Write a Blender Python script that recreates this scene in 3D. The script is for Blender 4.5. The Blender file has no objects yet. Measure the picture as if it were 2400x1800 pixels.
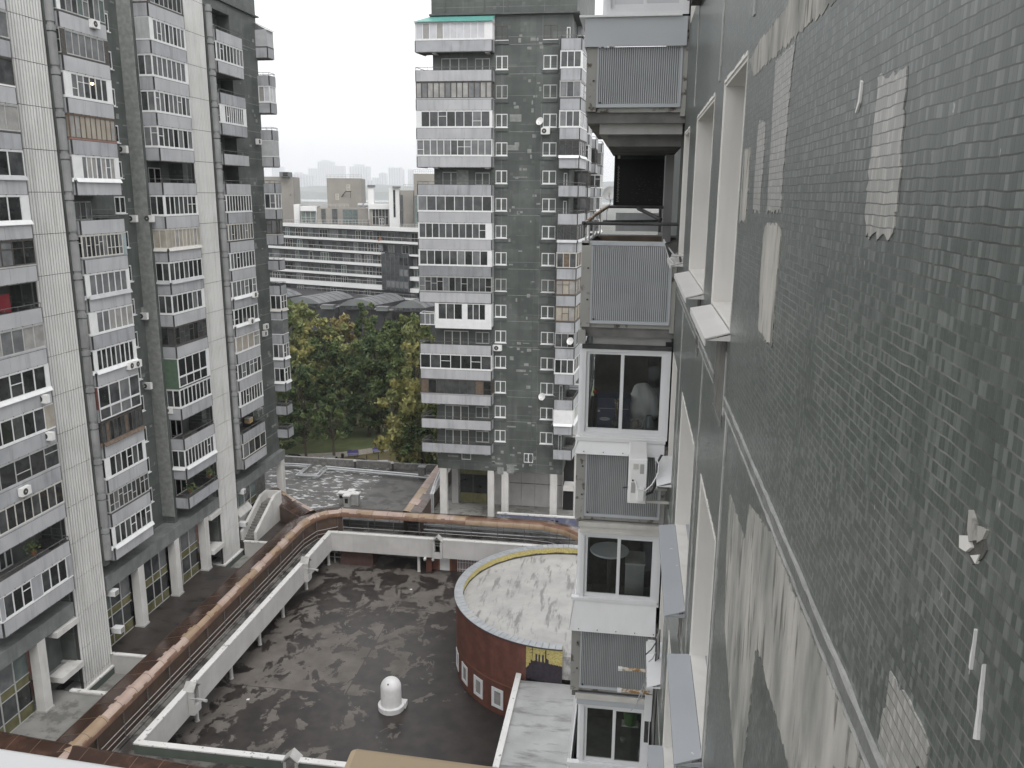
import bpy, bmesh, math, random
from mathutils import Vector, Matrix
R = math.radians
rng = random.Random(7)
S = bpy.context.scene
COL = S.collection

# ---------------------------------------------------------------- camera model (camera stands at the origin, Y = along the facades)
FPX, PITCH, YAW, ROLL = 1950.0, R(12.9), R(8.25), R(0.47)
_f = Vector((-math.sin(YAW)*math.cos(PITCH), math.cos(YAW)*math.cos(PITCH), -math.sin(PITCH)))
_r = Vector((math.cos(YAW), math.sin(YAW), 0)); _u = _r.cross(_f)
_r, _u = math.cos(ROLL)*_r + math.sin(ROLL)*_u, -math.sin(ROLL)*_r + math.cos(ROLL)*_u
def ray(x, y): return _f + _r*((x-1200)/FPX) - _u*((y-900)/FPX)
def atX(x, y, X): d = ray(x, y); return d*(X/d.x)
def atY(x, y, Y): d = ray(x, y); return d*(Y/d.y)
def atZ(x, y, Z): d = ray(x, y); return d*(Z/d.z)

# ---------------------------------------------------------------- materials
MATS = {}
def _new(name):
    m = bpy.data.materials.new(name); m.use_nodes = True; MATS[name] = m
    nt = m.node_tree
    return m, nt, nt.nodes['Principled BSDF']
def node(nt, typ, **kw):
    n = nt.nodes.new(typ)
    for k, v in kw.items():
        if k.startswith('_'): setattr(n, k[1:], v)
        else:
            key = int(k[1:]) if k[0] == 'i' and k[1:].isdigit() else k
            if hasattr(v, 'is_linked') or isinstance(v, bpy.types.NodeSocket): nt.links.new(v, n.inputs[key])
            else: n.inputs[key].default_value = v
    return n
def math_(nt, op, a, b=0.0, c=None):
    n = nt.nodes.new('ShaderNodeMath'); n.operation = op
    for i, v in enumerate((a, b) if c is None else (a, b, c)):
        if isinstance(v, bpy.types.NodeSocket): nt.links.new(v, n.inputs[i])
        else: n.inputs[i].default_value = v
    return n.outputs[0]
def mixc(nt, fac, a, b):
    n = nt.nodes.new('ShaderNodeMix'); n.data_type = 'RGBA'
    for i, v in ((0, fac), (6, a), (7, b)):
        if isinstance(v, bpy.types.NodeSocket): nt.links.new(v, n.inputs[i])
        elif i == 0: n.inputs[i].default_value = v
        else: n.inputs[i].default_value = (*v, 1) if len(v) == 3 else v
    return n.outputs[2]
def pos(nt, sx=1, sy=1, sz=1):
    g = nt.nodes.new('ShaderNodeNewGeometry')
    m = nt.nodes.new('ShaderNodeMapping'); m.inputs['Scale'].default_value = (sx, sy, sz)
    nt.links.new(g.outputs['Position'], m.inputs['Vector'])
    return m.outputs[0]
def noise(nt, vec, scale, detail=4, lo=.4, hi=.6, rough=.55):
    n = node(nt, 'ShaderNodeTexNoise', Vector=vec, Scale=scale, Detail=detail, Roughness=rough)
    r = nt.nodes.new('ShaderNodeMapRange'); r.inputs[1].default_value = lo; r.inputs[2].default_value = hi
    nt.links.new(n.outputs[0], r.inputs[0]); r.clamp = True
    return r.outputs[0]
def mat(name, c1, c2=None, scale=1.0, rough=.8, metal=0, lo=.38, hi=.66, detail=5, streak=0, sc=(.12, .12, .11), ss=1.5, bump=0, bs=8, coat=0, spec=.5, st=.12):
    m, nt, p = _new(name)
    col = None
    if c2 is not None:
        col = mixc(nt, noise(nt, pos(nt), scale, detail, lo, hi), c1, c2)
    if streak:
        f = math_(nt, 'MULTIPLY', noise(nt, pos(nt, 1, 1, st), ss, 5, .5, .72), streak)
        col = mixc(nt, f, col if col is not None else c1, sc)
    if col is not None: nt.links.new(col, p.inputs['Base Color'])
    else: p.inputs['Base Color'].default_value = (*c1, 1)
    p.inputs['Roughness'].default_value = rough; p.inputs['Metallic'].default_value = metal
    p.inputs['Specular IOR Level'].default_value = spec
    if coat: p.inputs['Coat Weight'].default_value = coat
    if bump:
        n = node(nt, 'ShaderNodeTexNoise', Vector=pos(nt), Scale=bs, Detail=4.0)
        b = node(nt, 'ShaderNodeBump', Height=n.outputs[0], Strength=bump, Distance=.02)
        nt.links.new(b.outputs[0], p.inputs['Normal'])
    return m

# ---------------------------------------------------------------- mesh builder: world coordinates in, ONE object out
class MB:
    def __init__(s): s.v = []; s.f = []
    def face(s, pts, m):
        i = len(s.v); s.v += [tuple(p) for p in pts]; s.f.append((tuple(range(i, i+len(pts))), m)); return s
    def hexa(s, b, t, m):                       # 4 bottom points, 4 top points
        i = len(s.v); s.v += [tuple(p) for p in b] + [tuple(p) for p in t]
        for q in ((3,2,1,0),(4,5,6,7),(0,1,5,4),(1,2,6,5),(2,3,7,6),(3,0,4,7)): s.f.append((tuple(i+k for k in q), m))
        return s
    def box(s, x0, x1, y0, y1, z0, z1, m):
        x0, x1 = min(x0,x1), max(x0,x1); y0, y1 = min(y0,y1), max(y0,y1); z0, z1 = min(z0,z1), max(z0,z1)
        q = ((x0,y0),(x1,y0),(x1,y1),(x0,y1))
        return s.hexa([(a,b,z0) for a,b in q], [(a,b,z1) for a,b in q], m)
    def obox(s, A, d, n, s0, s1, n0, n1, z0, z1, m):   # box along direction d, normal n from plan point A
        q = [(A[0]+d[0]*a+n[0]*b, A[1]+d[1]*a+n[1]*b) for a, b in ((s0,n0),(s1,n0),(s1,n1),(s0,n1))]
        if (q[1][0]-q[0][0])*(q[2][1]-q[0][1])-(q[1][1]-q[0][1])*(q[2][0]-q[0][0]) < 0: q.reverse()
        return s.hexa([(a,b,z0) for a,b in q], [(a,b,z1) for a,b in q], m)
    def prism(s, pts, z0, z1, m):               # plan polygon, counter-clockwise or not
        a = sum(pts[i][0]*pts[(i+1)%len(pts)][1]-pts[(i+1)%len(pts)][0]*pts[i][1] for i in range(len(pts)))
        p = list(pts) if a > 0 else list(pts)[::-1]
        n = len(p); i = len(s.v)
        s.v += [(q[0],q[1],z0) for q in p] + [(q[0],q[1],z1) for q in p]
        s.f.append((tuple(range(i+n-1, i-1, -1)), m)); s.f.append((tuple(range(i+n, i+2*n)), m))
        for k in range(n):
            j = (k+1) % n; s.f.append(((i+k, i+j, i+n+j, i+n+k), m))
        return s
    def slab(s, pts, off, m):                   # any planar polygon given a thickness vector
        off = Vector(off); p = [Vector(q) for q in pts]; n = len(p); i = len(s.v)
        s.v += [tuple(q) for q in p] + [tuple(q+off) for q in p]
        s.f.append((tuple(range(i, i+n)), m)); s.f.append((tuple(range(i+2*n-1, i+n-1, -1)), m))
        for k in range(n):
            j = (k+1) % n; s.f.append(((i+j, i+k, i+n+k, i+n+j), m))
        return s
    def tube(s, pts, r, m, n=6, r2=None):
        pts = [Vector(p) for p in pts]; rings = []
        for k, p in enumerate(pts):
            d = (pts[min(k+1, len(pts)-1)] - pts[max(k-1, 0)]).normalized()
            a = d.orthogonal().normalized() if abs(d.z) > .9 else d.cross(Vector((0,0,1))).normalized()
            b = d.cross(a); rr = r if r2 is None else r + (r2-r)*k/(len(pts)-1)
            i = len(s.v); s.v += [tuple(p + (a*math.cos(2*math.pi*t/n) + b*math.sin(2*math.pi*t/n))*rr) for t in range(n)]
            rings.append(i)
        for q, w in zip(rings, rings[1:]):
            for t in range(n): s.f.append(((q+t, q+(t+1)%n, w+(t+1)%n, w+t), m))
        s.f.append((tuple(rings[0]+t for t in range(n-1,-1,-1)), m)); s.f.append((tuple(rings[-1]+t for t in range(n)), m))
        return s
    def lathe(s, c, prof, m, n=24, a0=0, a1=2*math.pi):
        full = abs(a1-a0-2*math.pi) < 1e-6; k = n if full else n+1; rings = []
        for r, z in prof:
            i = len(s.v); rings.append(i)
            s.v += [(c[0]+r*math.cos(a0+(a1-a0)*t/n), c[1]+r*math.sin(a0+(a1-a0)*t/n), z) for t in range(k)]
        for q, w in zip(rings, rings[1:]):
            for t in range(n):
                j = (t+1) % k; s.f.append(((q+t, q+j, w+j, w+t), m))
        return s
    def build(s, name, parent=None, smooth=False, bevel=0, recalc=True):
        if not s.v: return None
        xs, ys, zs = zip(*s.v)
        if parent is None: o3 = Vector(((min(xs)+max(xs))/2, (min(ys)+max(ys))/2, min(zs)))
        else:
            o3 = parent.location.copy(); q = parent.parent
            while q: o3 += q.location; q = q.parent
        me = bpy.data.meshes.new(name)
        names = []
        for _, m in s.f:
            if m not in names: names.append(m)
        me.from_pydata([Vector(v)-o3 for v in s.v], [], [f for f, _ in s.f])
        for m in names: me.materials.append(MATS[m])
        for p, (_, m) in zip(me.polygons, s.f): p.material_index = names.index(m); p.use_smooth = smooth
        if recalc:
            bm = bmesh.new(); bm.from_mesh(me)
            if smooth: bmesh.ops.remove_doubles(bm, verts=bm.verts, dist=.0004)
            bmesh.ops.recalc_face_normals(bm, faces=bm.faces); bm.to_mesh(me); bm.free()
        me.update()
        o = bpy.data.objects.new(name, me); COL.objects.link(o)
        if parent is None: o.location = o3
        else: o.parent = parent
        if bevel:
            b = o.modifiers.new('bevel', 'BEVEL'); b.width = bevel; b.segments = 2; b.limit_method = 'ANGLE'
        if smooth:
            try:
                me.set_sharp_from_angle(angle=R(40))
            except Exception: pass
        return o
def empty(name, loc):
    o = bpy.data.objects.new(name, None); COL.objects.link(o); o.location = loc; o.empty_display_size = .3; return o
def tag(o, label=None, cat=None, group=None, kind=None):
    if label: o['label'] = label
    if cat: o['category'] = cat
    if group: o['group'] = group
    if kind: o['kind'] = kind
    return o
def thing(name, loc, label, cat, group=None): return tag(empty(name, loc), label, cat, group)
def dup(o, loc=None, rot=None, label=None, parent=None):
    c = o.copy(); COL.objects.link(c)
    if parent: c.parent = parent
    if loc is not None: c.location = loc
    if rot is not None: c.rotation_euler = (0, 0, rot)
    if label: c['label'] = label
    for ch in [q for q in o.children]: dup(ch, parent=c)
    return c
def ndir(A, B):
    d = Vector((B[0]-A[0], B[1]-A[1])); L = d.length; d /= L
    return d, L
SKYL, SKYFLAT, HAZE, EXPO = 11.0, .75, .00015, 0.68
# ================================================================ MATERIALS
def tower_tile(name, c1, c2, pale):
    m, nt, p = _new(name)
    g = nt.nodes.new('ShaderNodeNewGeometry'); sp = node(nt, 'ShaderNodeSeparateXYZ', Vector=g.outputs['Position'])
    u = math_(nt, 'ADD', sp.outputs[0], sp.outputs[1])
    cv = node(nt, 'ShaderNodeCombineXYZ', X=u, Y=sp.outputs[2])
    base = mixc(nt, noise(nt, pos(nt), .55, 6, .35, .68), c1, c2)
    def cells(su, sv, lo, hi, seed):
        a = math_(nt, 'FLOOR', math_(nt, 'MULTIPLY', u, su)); b = math_(nt, 'FLOOR', math_(nt, 'MULTIPLY', sp.outputs[2], sv))
        w = node(nt, 'ShaderNodeTexWhiteNoise', _noise_dimensions='3D', Vector=node(nt, 'ShaderNodeCombineXYZ', X=a, Y=b, Z=seed).outputs[0])
        r = nt.nodes.new('ShaderNodeMapRange'); r.inputs[1].default_value = lo; r.inputs[2].default_value = hi; nt.links.new(w.outputs[0], r.inputs[0])
        return r.outputs[0]
    base = mixc(nt, math_(nt, 'MULTIPLY', cells(.62, .7, .2, 1, 1.5), .5), base, tuple(v*.62 for v in c1))
    base = mixc(nt, math_(nt, 'MULTIPLY', cells(3.1, 3.3, .975, .98, 4.5), .2), base, pale)
    base = mixc(nt, math_(nt, 'MULTIPLY', noise(nt, pos(nt, 1, 1, .1), 1.1, 5, .5, .75), .5), base, tuple(v*.55 for v in c1))
    # panel joints, one row a storey and one column every 3.2 m
    def line(co, per, off, w):
        t = math_(nt, 'FRACT', math_(nt, 'DIVIDE', math_(nt, 'ADD', co, off), per))
        return math_(nt, 'LESS_THAN', math_(nt, 'ABSOLUTE', math_(nt, 'SUBTRACT', t, .5)), w/per/2)
    j = math_(nt, 'MAXIMUM', line(sp.outputs[2], 2.8, 100.9, .05), line(u, 4.1, 100.3, .04))
    pj = math_(nt, 'MULTIPLY', j, noise(nt, pos(nt), .8, 4, .35, .5))
    base = mixc(nt, math_(nt, 'MULTIPLY', pj, .55), base, pale)
    nt.links.new(base, p.inputs['Base Color']); p.inputs['Roughness'].default_value = .55
    return m
tower_tile('tower_tile', (.074, .086, .079), (.122, .134, .126), (.22, .23, .22))
mat('tile_dark', (.07, .08, .075), (.10, .112, .104), 1.2, .6, streak=.5, sc=(.03,.034,.03))
mat('tile_pale', (.20, .212, .203), (.29, .30, .288), 2.5, .8)
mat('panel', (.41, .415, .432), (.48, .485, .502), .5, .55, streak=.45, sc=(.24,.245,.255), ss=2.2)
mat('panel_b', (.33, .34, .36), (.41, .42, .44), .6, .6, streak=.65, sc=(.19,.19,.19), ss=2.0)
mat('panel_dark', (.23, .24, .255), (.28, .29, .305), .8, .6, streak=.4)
mat('panel_edge', (.055, .056, .058), (.10, .098, .095), 6, .7)
mat('slab_dark', (.13, .13, .125), (.22, .215, .205), 2.5, .9)
mat('concrete', (.36, .355, .34), (.47, .465, .45), 1.6, .85, streak=.5, sc=(.2,.195,.185), bump=.15)
mat('concrete_grey', (.24, .24, .235), (.33, .33, .32), 1.2, .85, streak=.5, sc=(.12,.12,.115))
mat('fascia', (.15, .16, .158), (.20, .21, .207), 1, .8, streak=.5, sc=(.08,.085,.083))  # darkened to hold the deep shadow under the left tower
mat('pilaster', (.22, .225, .225), (.29, .295, .295), .8, .75, streak=.6, sc=(.10,.10,.10))
mat('rib_white', (.60, .60, .585), (.68, .68, .665), .35, .6, streak=.55, sc=(.38,.375,.36), ss=2.5, st=.05)
mat('rib_gap', (.045, .044, .042))
mat('frame_white', (.74, .745, .75), (.66, .665, .67), 3, .4)
mat('frame_grey', (.38, .385, .38), (.47, .47, .46), 4, .6)
mat('frame_pale', (.52, .505, .47), (.60, .585, .55), 5, .65)
mat('frame_dark', (.05, .047, .043), (.09, .08, .07), 5, .6)
mat('frame_brown', (.10, .075, .055), (.17, .125, .09), 4, .7)
mat('sheet_white', (.79, .795, .80), (.72, .725, .73), 1.5, .35)
mat('sheet_grey', (.40, .41, .42), (.47, .48, .49), 1.5, .4)
mat('sheet_red', (.26, .135, .11), (.33, .19, .16), 4, .7)
mat('sheet_green', (.10, .30, .265), (.13, .36, .315), 3, .35)
mat('side_green', (.075, .12, .08), (.10, .15, .105), 3, .6)
mat('brick_red', (.12, .045, .035), (.17, .07, .055), 6, .8)
mat('brick_white', (.62, .62, .615), (.7, .7, .69), 6, .7)
def glass(name, c, c2=None, rough=.06):
    m = mat(name, c, c2, 1.3, rough, spec=.5); return m
glass('glass_dark', (.012, .014, .014), (.03, .032, .033))
glass('glass_mid', (.04, .044, .046), (.085, .088, .09))
glass('glass_grey', (.13, .135, .14), (.19, .195, .20), .12)
glass('glass_curtain', (.27, .265, .255), (.38, .375, .36), .2)
glass('glass_bright', (.50, .505, .53), (.58, .585, .61), .2)
glass('glass_beige', (.32, .29, .245), (.42, .39, .335), .3)
glass('glass_yellow', (.115, .11, .05), (.17, .16, .08), .2)  # yellow spandrels, dimmed in colour for the shadow at ground level
glass('glass_green', (.10, .13, .125), (.15, .185, .175), .1)
glass('glass_blue', (.30, .36, .37), (.36, .42, .43), .2)
mat('rail', (.10, .10, .10), (.2, .2, .2), 8, .5, metal=.3)
mat('rail_pale', (.42, .41, .40), (.5, .49, .48), 8, .5)
mat('beige_clad', (.245, .23, .21), (.285, .27, .245), .3, .7)
mat('white_clad', (.66, .665, .66), (.72, .725, .72), .2, .6)
mat('grey_clad', (.12, .13, .135), (.17, .18, .185), .2, .6)
mat('dark_clad', (.030, .036, .040), (.05, .057, .062), .4, .4)
mat('roof_black', (.028, .028, .032), (.055, .055, .062), .3, .85)
mat('roof_vault', (.12, .125, .13), (.18, .185, .19), .5, .6)
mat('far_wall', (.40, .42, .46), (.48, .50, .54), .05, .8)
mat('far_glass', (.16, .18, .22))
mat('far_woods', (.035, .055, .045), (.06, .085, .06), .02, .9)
mat('river', (.30, .33, .36), rough=.15)
mat('city_ground', (.07, .075, .06), (.12, .12, .105), .02, .9)
mat('asphalt', (.045, .045, .047), (.07, .07, .07), .3, .75)
mat('grass', (.062, .085, .028), (.10, .115, .043), .5, .95, bump=.5, bs=3)
mat('dry_grass', (.085, .075, .03), (.12, .095, .045), .7, .95, bump=.4, bs=3)
mat('path_paving', (.24, .215, .18), (.33, .30, .26), 2.0, .9)
mat('sand', (.23, .14, .085), (.30, .19, .12), .7, .95)
mat('bark', (.07, .055, .042), (.12, .095, .075), 3, .95)
mat('bark_pale', (.30, .29, .26), (.12, .11, .10), 3, .95)
def leaf(name, a, b, c):
    m, nt, p = _new(name)
    col = mixc(nt, noise(nt, pos(nt), .45, 3, .36, .64), a, b)
    col = mixc(nt, math_(nt, 'MULTIPLY', noise(nt, pos(nt), 1.6, 2, .5, .7), .8), col, c)
    nt.links.new(col, p.inputs['Base Color']); p.inputs['Roughness'].default_value = .7
    p.inputs['Specular IOR Level'].default_value = .25
    return m
leaf('leaf_green', (0.101, 0.141, 0.052), (0.161, 0.197, 0.077), (0.057, 0.089, 0.037))
leaf('leaf_olive', (0.153, 0.179, 0.069), (0.237, 0.251, 0.100), (0.095, 0.119, 0.048))
leaf('leaf_yellow', (0.242, 0.239, 0.089), (0.354, 0.327, 0.122), (0.139, 0.159, 0.062))
leaf('leaf_dark', (0.053, 0.082, 0.038), (0.088, 0.122, 0.053), (0.030, 0.050, 0.024))
leaf('leaf_rust', (0.254, 0.217, 0.099), (0.348, 0.291, 0.135), (0.155, 0.162, 0.071))
# brown polycarbonate sheets of the arched gallery
def poly_sheet():
    m, nt, p = _new('gallery_sheet')
    c = mixc(nt, noise(nt, pos(nt), .35, 4, .4, .6), (.26, .155, .12), (.19, .10, .068))
    c = mixc(nt, math_(nt, 'MULTIPLY', noise(nt, pos(nt), .8, 6, .52, .72), .55), c, (.085, .045, .03))
    nt.links.new(c, p.inputs['Base Color']); p.inputs['Metallic'].default_value = .42; p.inputs['IOR'].default_value = 1.75
    rr = nt.nodes.new('ShaderNodeMapRange'); nt.links.new(noise(nt, pos(nt), 1.2, 4, .35, .65), rr.inputs[0]); rr.inputs[3].default_value = .16; rr.inputs[4].default_value = .27
    nt.links.new(rr.outputs[0], p.inputs['Roughness'])
poly_sheet()
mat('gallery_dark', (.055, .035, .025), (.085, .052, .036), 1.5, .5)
mat('gallery_seam', (.11, .065, .045), (.16, .10, .07), 3, .5)
# courtyard floor: dry brown asphalt with dark wet blotches and straight joints
def courtyard():
    m, nt, p = _new('courtyard_asphalt')
    g = nt.nodes.new('ShaderNodeNewGeometry'); sp = node(nt, 'ShaderNodeSeparateXYZ', Vector=g.outputs['Position'])
    X_, Y_ = sp.outputs[0], sp.outputs[1]
    L = lambda p, q: math_(nt, 'LESS_THAN', p, q)
    G_ = lambda p, q: math_(nt, 'GREATER_THAN', p, q)
    wob = node(nt, 'ShaderNodeTexNoise', Vector=pos(nt), Scale=.7, Detail=5.0)
    Xw_ = math_(nt, 'ADD', X_, math_(nt, 'MULTIPLY', math_(nt, 'SUBTRACT', wob.outputs[0], .5), 2.5))
    near = math_(nt, 'MULTIPLY', L(Y_, 58.5), G_(Xw_, -29.6))                        # three fields of asphalt laid at different times
    side = math_(nt, 'MULTIPLY', math_(nt, 'MULTIPLY', G_(X_, -22.2), L(Y_, 73.4)), G_(Y_, 58.5))
    field = math_(nt, 'ADD', math_(nt, 'MULTIPLY', near, .115), math_(nt, 'MULTIPLY', side, .035))
    edge = math_(nt, 'MULTIPLY', L(math_(nt, 'ABSOLUTE', math_(nt, 'ADD', X_, 22.2)), .05), math_(nt, 'MULTIPLY', L(Y_, 73.4), G_(Y_, 58.5)))
    edge = math_(nt, 'MAXIMUM', edge, math_(nt, 'MULTIPLY', L(math_(nt, 'ABSOLUTE', math_(nt, 'SUBTRACT', Y_, 58.5)), .05), L(X_, -19.0)))
    edge = math_(nt, 'MAXIMUM', edge, math_(nt, 'MULTIPLY', L(math_(nt, 'ABSOLUTE', math_(nt, 'SUBTRACT', Y_, 73.4)), .05), G_(X_, -22.2)))
    n1 = node(nt, 'ShaderNodeTexNoise', Vector=pos(nt, 1, .8, 1), Scale=.50, Detail=11.0, Roughness=.66, Distortion=.5)
    n2 = node(nt, 'ShaderNodeTexNoise', Vector=pos(nt), Scale=.09, Detail=2.0)
    t = math_(nt, 'ADD', n1.outputs[0], field)
    t = math_(nt, 'ADD', t, math_(nt, 'MULTIPLY', math_(nt, 'SUBTRACT', n2.outputs[0], .5), .35))
    # wetter towards the rotunda
    t = math_(nt, 'ADD', t, math_(nt, 'MULTIPLY', math_(nt, 'ADD', 24.0, sp.outputs[0]), .0030))
    r = nt.nodes.new('ShaderNodeMapRange'); r.inputs[1].default_value = .505; r.inputs[2].default_value = .513; nt.links.new(t, r.inputs[0])
    dry = mixc(nt, noise(nt, pos(nt), .5, 6, .35, .65), (.105, .094, .084), (.155, .140, .126))
    wet = mixc(nt, noise(nt, pos(nt), .8, 5, .35, .65), (.020, .017, .016), (.042, .034, .030))
    col = mixc(nt, r.outputs[0], dry, wet)
    col = mixc(nt, math_(nt, 'MULTIPLY', edge, .6), col, (.03, .027, .025))
    nt.links.new(col, p.inputs['Base Color'])
    q = nt.nodes.new('ShaderNodeMapRange'); q.inputs[3].default_value = .75; q.inputs[4].default_value = .42; nt.links.new(r.outputs[0], q.inputs[0])
    nt.links.new(q.outputs[0], p.inputs['Roughness'])
courtyard()
def blotch(name, c1, c2, c3, s1, lo, hi, rough=.8, sx=1, sy=1):
    m, nt, p = _new(name)
    col = mixc(nt, noise(nt, pos(nt), .6, 5, .35, .65), c1, c2)
    col = mixc(nt, noise(nt, pos(nt, sx, sy, 1), s1, 8, lo, hi, .62), col, c3)
    nt.links.new(col, p.inputs['Base Color']); p.inputs['Roughness'].default_value = rough
    return m
blotch('roof_speckled', (.055, .053, .05), (.10, .097, .092), (.55, .56, .56), .9, .54, .62, .6, 1, 1.9)
blotch('roof_felt', (.062, .06, .057), (.105, .10, .095), (.035, .034, .032), .5, .5, .6, .55)
blotch('terrace_brown', (.030, .025, .023), (.050, .042, .038), (.016, .014, .013), .7, .55, .62, .5, .6, 1.5)  # brown paving, darkened further for the shadow below the left tower
blotch('terrace_grey', (.20, .20, .188), (.27, .265, .25), (.13, .128, .118), .9, .52, .62)
blotch('deck_dirty', (.16, .155, .145), (.23, .22, .205), (.04, .036, .033), .6, .42, .56)
blotch('rotunda_roof', (.33, .325, .315), (.41, .405, .39), (.21, .205, .20), .9, .54, .64, .8, 2.2, .4)
blotch('ramp_roof', (.31, .315, .312), (.385, .39, .387), (.18, .18, .177), .7, .53, .68, .7, .45, 2.0)
mat('beam_white', (.45, .44, .43), (.52, .51, .50), .5, .75, streak=.35, sc=(.36,.35,.335))
blotch('cap_white', (.62, .615, .60), (.68, .675, .66), (.27, .265, .255), 2.6, .60, .64)
blotch('wall_green', (.085, .105, .09), (.115, .135, .118), (.42, .42, .40), 1.1, .70, .72)
mat('pillar', (.55, .54, .52), (.63, .62, .60), .7, .75, streak=.5, sc=(.38,.37,.36))
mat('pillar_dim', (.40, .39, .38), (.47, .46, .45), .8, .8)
mat('rot_brick', (.105, .038, .026), (.150, .056, .038), 1.2, .7, streak=.5, sc=(.06,.025,.02))
mat('rot_metal', (.36, .375, .39), (.45, .465, .48), 1.5, .4, metal=.2)
mat('mosaic_yellow', (.34, .27, .075), (.50, .44, .19), 9, .5)
mat('mosaic_black', (.018, .013, .020), (.032, .024, .035), 4, .4)
mat('tar', (.03, .028, .027), (.06, .057, .055), 3, .7)
mat('mural_blue', (.13, .14, .22), (.32, .33, .36), 1.4, .7, lo=.5, hi=.72)
mat('pipe_silver', (.55, .56, .57), (.45, .46, .47), 2, .35, metal=.5)
mat('dome_white', (.68, .675, .67), (.76, .755, .75), 2.5, .8, bump=.25, bs=6)
mat('purple', (.12, .11, .28)); mat('red_slide', (.42, .05, .06), rough=.4); mat('yellow_roof', (.55, .50, .18), rough=.5)
mat('dark_metal', (.03, .03, .03), (.06, .06, .06), 5, .5)
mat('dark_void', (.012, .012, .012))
mat('ac_white', (.78, .78, .77), (.72, .72, .70), 3, .45)
mat('ac_grey', (.36, .36, .35), (.42, .42, .41), 3, .5)
mat('car_white', (.75, .75, .76), rough=.25, coat=1); mat('car_silver', (.42, .43, .43), rough=.3, metal=.5, coat=1)
mat('car_dark', (.03, .032, .035), rough=.25, coat=1); mat('tyre', (.015, .015, .015)); mat('car_glass', (.01, .012, .014), rough=.05)
mat('lamp_red', (.3, .02, .02), rough=.3); mat('chrome', (.6, .6, .6), rough=.2, metal=1)
mat('cloth_white', (.52, .515, .50), (.62, .61, .6), 3, .9); mat('cloth_red', (.22, .02, .03)); mat('cloth_blue', (.012, .018, .06), (.02, .028, .08), 3, .6)
mat('wood', (.30, .22, .11), (.40, .30, .16), 4, .7); mat('plant', (.03, .05, .02), (.06, .08, .03), 8, .9); mat('terracotta', (.2, .09, .05))
# near facade
mat('reveal', (.655, .635, .60), (.71, .695, .665), 1.4, .85, streak=.35, sc=(.5,.475,.43), ss=5)
mat('sill_cream', (.62, .605, .585), (.68, .665, .645), 1.2, .4, streak=.2, sc=(.48,.465,.45), ss=4)
blotch('sill_blue', (.32, .335, .355), (.37, .385, .405), (.62, .63, .64), 7, .69, .70, .45)
mat('cement', (.085, .083, .076), (.15, .146, .135), 4, .95, bump=.5, bs=25)
mat('mortar', (.31, .315, .30), (.42, .42, .405), 6, .9, bump=.5, bs=30)
mat('mortar_dark', (.13, .135, .128), (.2, .205, .195), 6, .9, bump=.4, bs=30)
mat('corrugated', (.45, .46, .475), (.52, .53, .545), 1.3, .5, streak=.3, sc=(.25,.255,.26), ss=6)
mat('corr_groove', (.15, .155, .16), (.2, .205, .21), 3, .7)  # shade in the sheet's grooves, put in as a darker colour
mat('kiosk_brick', (.075, .040, .034), (.10, .056, .048), 1.5, .8)
mat('puddle', (.10, .105, .11), rough=.03)
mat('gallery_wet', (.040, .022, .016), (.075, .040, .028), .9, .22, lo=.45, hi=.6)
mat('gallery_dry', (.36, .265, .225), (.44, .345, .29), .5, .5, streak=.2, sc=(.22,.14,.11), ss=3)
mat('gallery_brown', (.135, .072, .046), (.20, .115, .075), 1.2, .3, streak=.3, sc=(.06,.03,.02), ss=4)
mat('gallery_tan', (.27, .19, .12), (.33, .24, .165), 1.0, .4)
mat('corr_dim', (.36, .37, .375), (.43, .44, .445), 1.3, .5, streak=.4, sc=(.2,.2,.2), ss=6)
mat('zinc', (.44, .46, .48), (.48, .50, .52), .9, .4)
blotch('rusty_concrete', (.27, .265, .25), (.38, .375, .355), (.10, .085, .07), 6, .56, .64)
mat('upvc', (.70, .705, .715), (.66, .665, .675), 2, .3)
mat('upvc_white', (.74, .745, .75), (.70, .70, .70), 2, .35, streak=.25, sc=(.55,.55,.55), ss=5)
mat('rust', (.30, .17, .06), (.62, .58, .50), 14, .8, lo=.45, hi=.55)
mat('net', (.012, .012, .012), rough=.9); mat('net_light', (.30, .29, .26))
mat('beige_board', (.36, .275, .175), (.40, .31, .20), 3, .6)
mat('foil', (.45, .455, .46), (.3, .3, .3), 9, .4, metal=.3)
mat('bucket_green', (.05, .14, .02), rough=.4)
def near_glass():
    m, nt, p = _new('clear_glass')
    nt.nodes.remove(p); out = nt.nodes['Material Output']
    t = node(nt, 'ShaderNodeBsdfTransparent'); t.inputs[0].default_value = (.86, .88, .88, 1)
    g = node(nt, 'ShaderNodeBsdfGlossy'); g.inputs['Roughness'].default_value = .02
    fr = node(nt, 'ShaderNodeFresnel', IOR=1.5)
    mx = node(nt, 'ShaderNodeMixShader', i0=fr.outputs[0], i1=t.outputs[0], i2=g.outputs[0])
    nt.links.new(mx.outputs[0], out.inputs[0])
near_glass()
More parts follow.
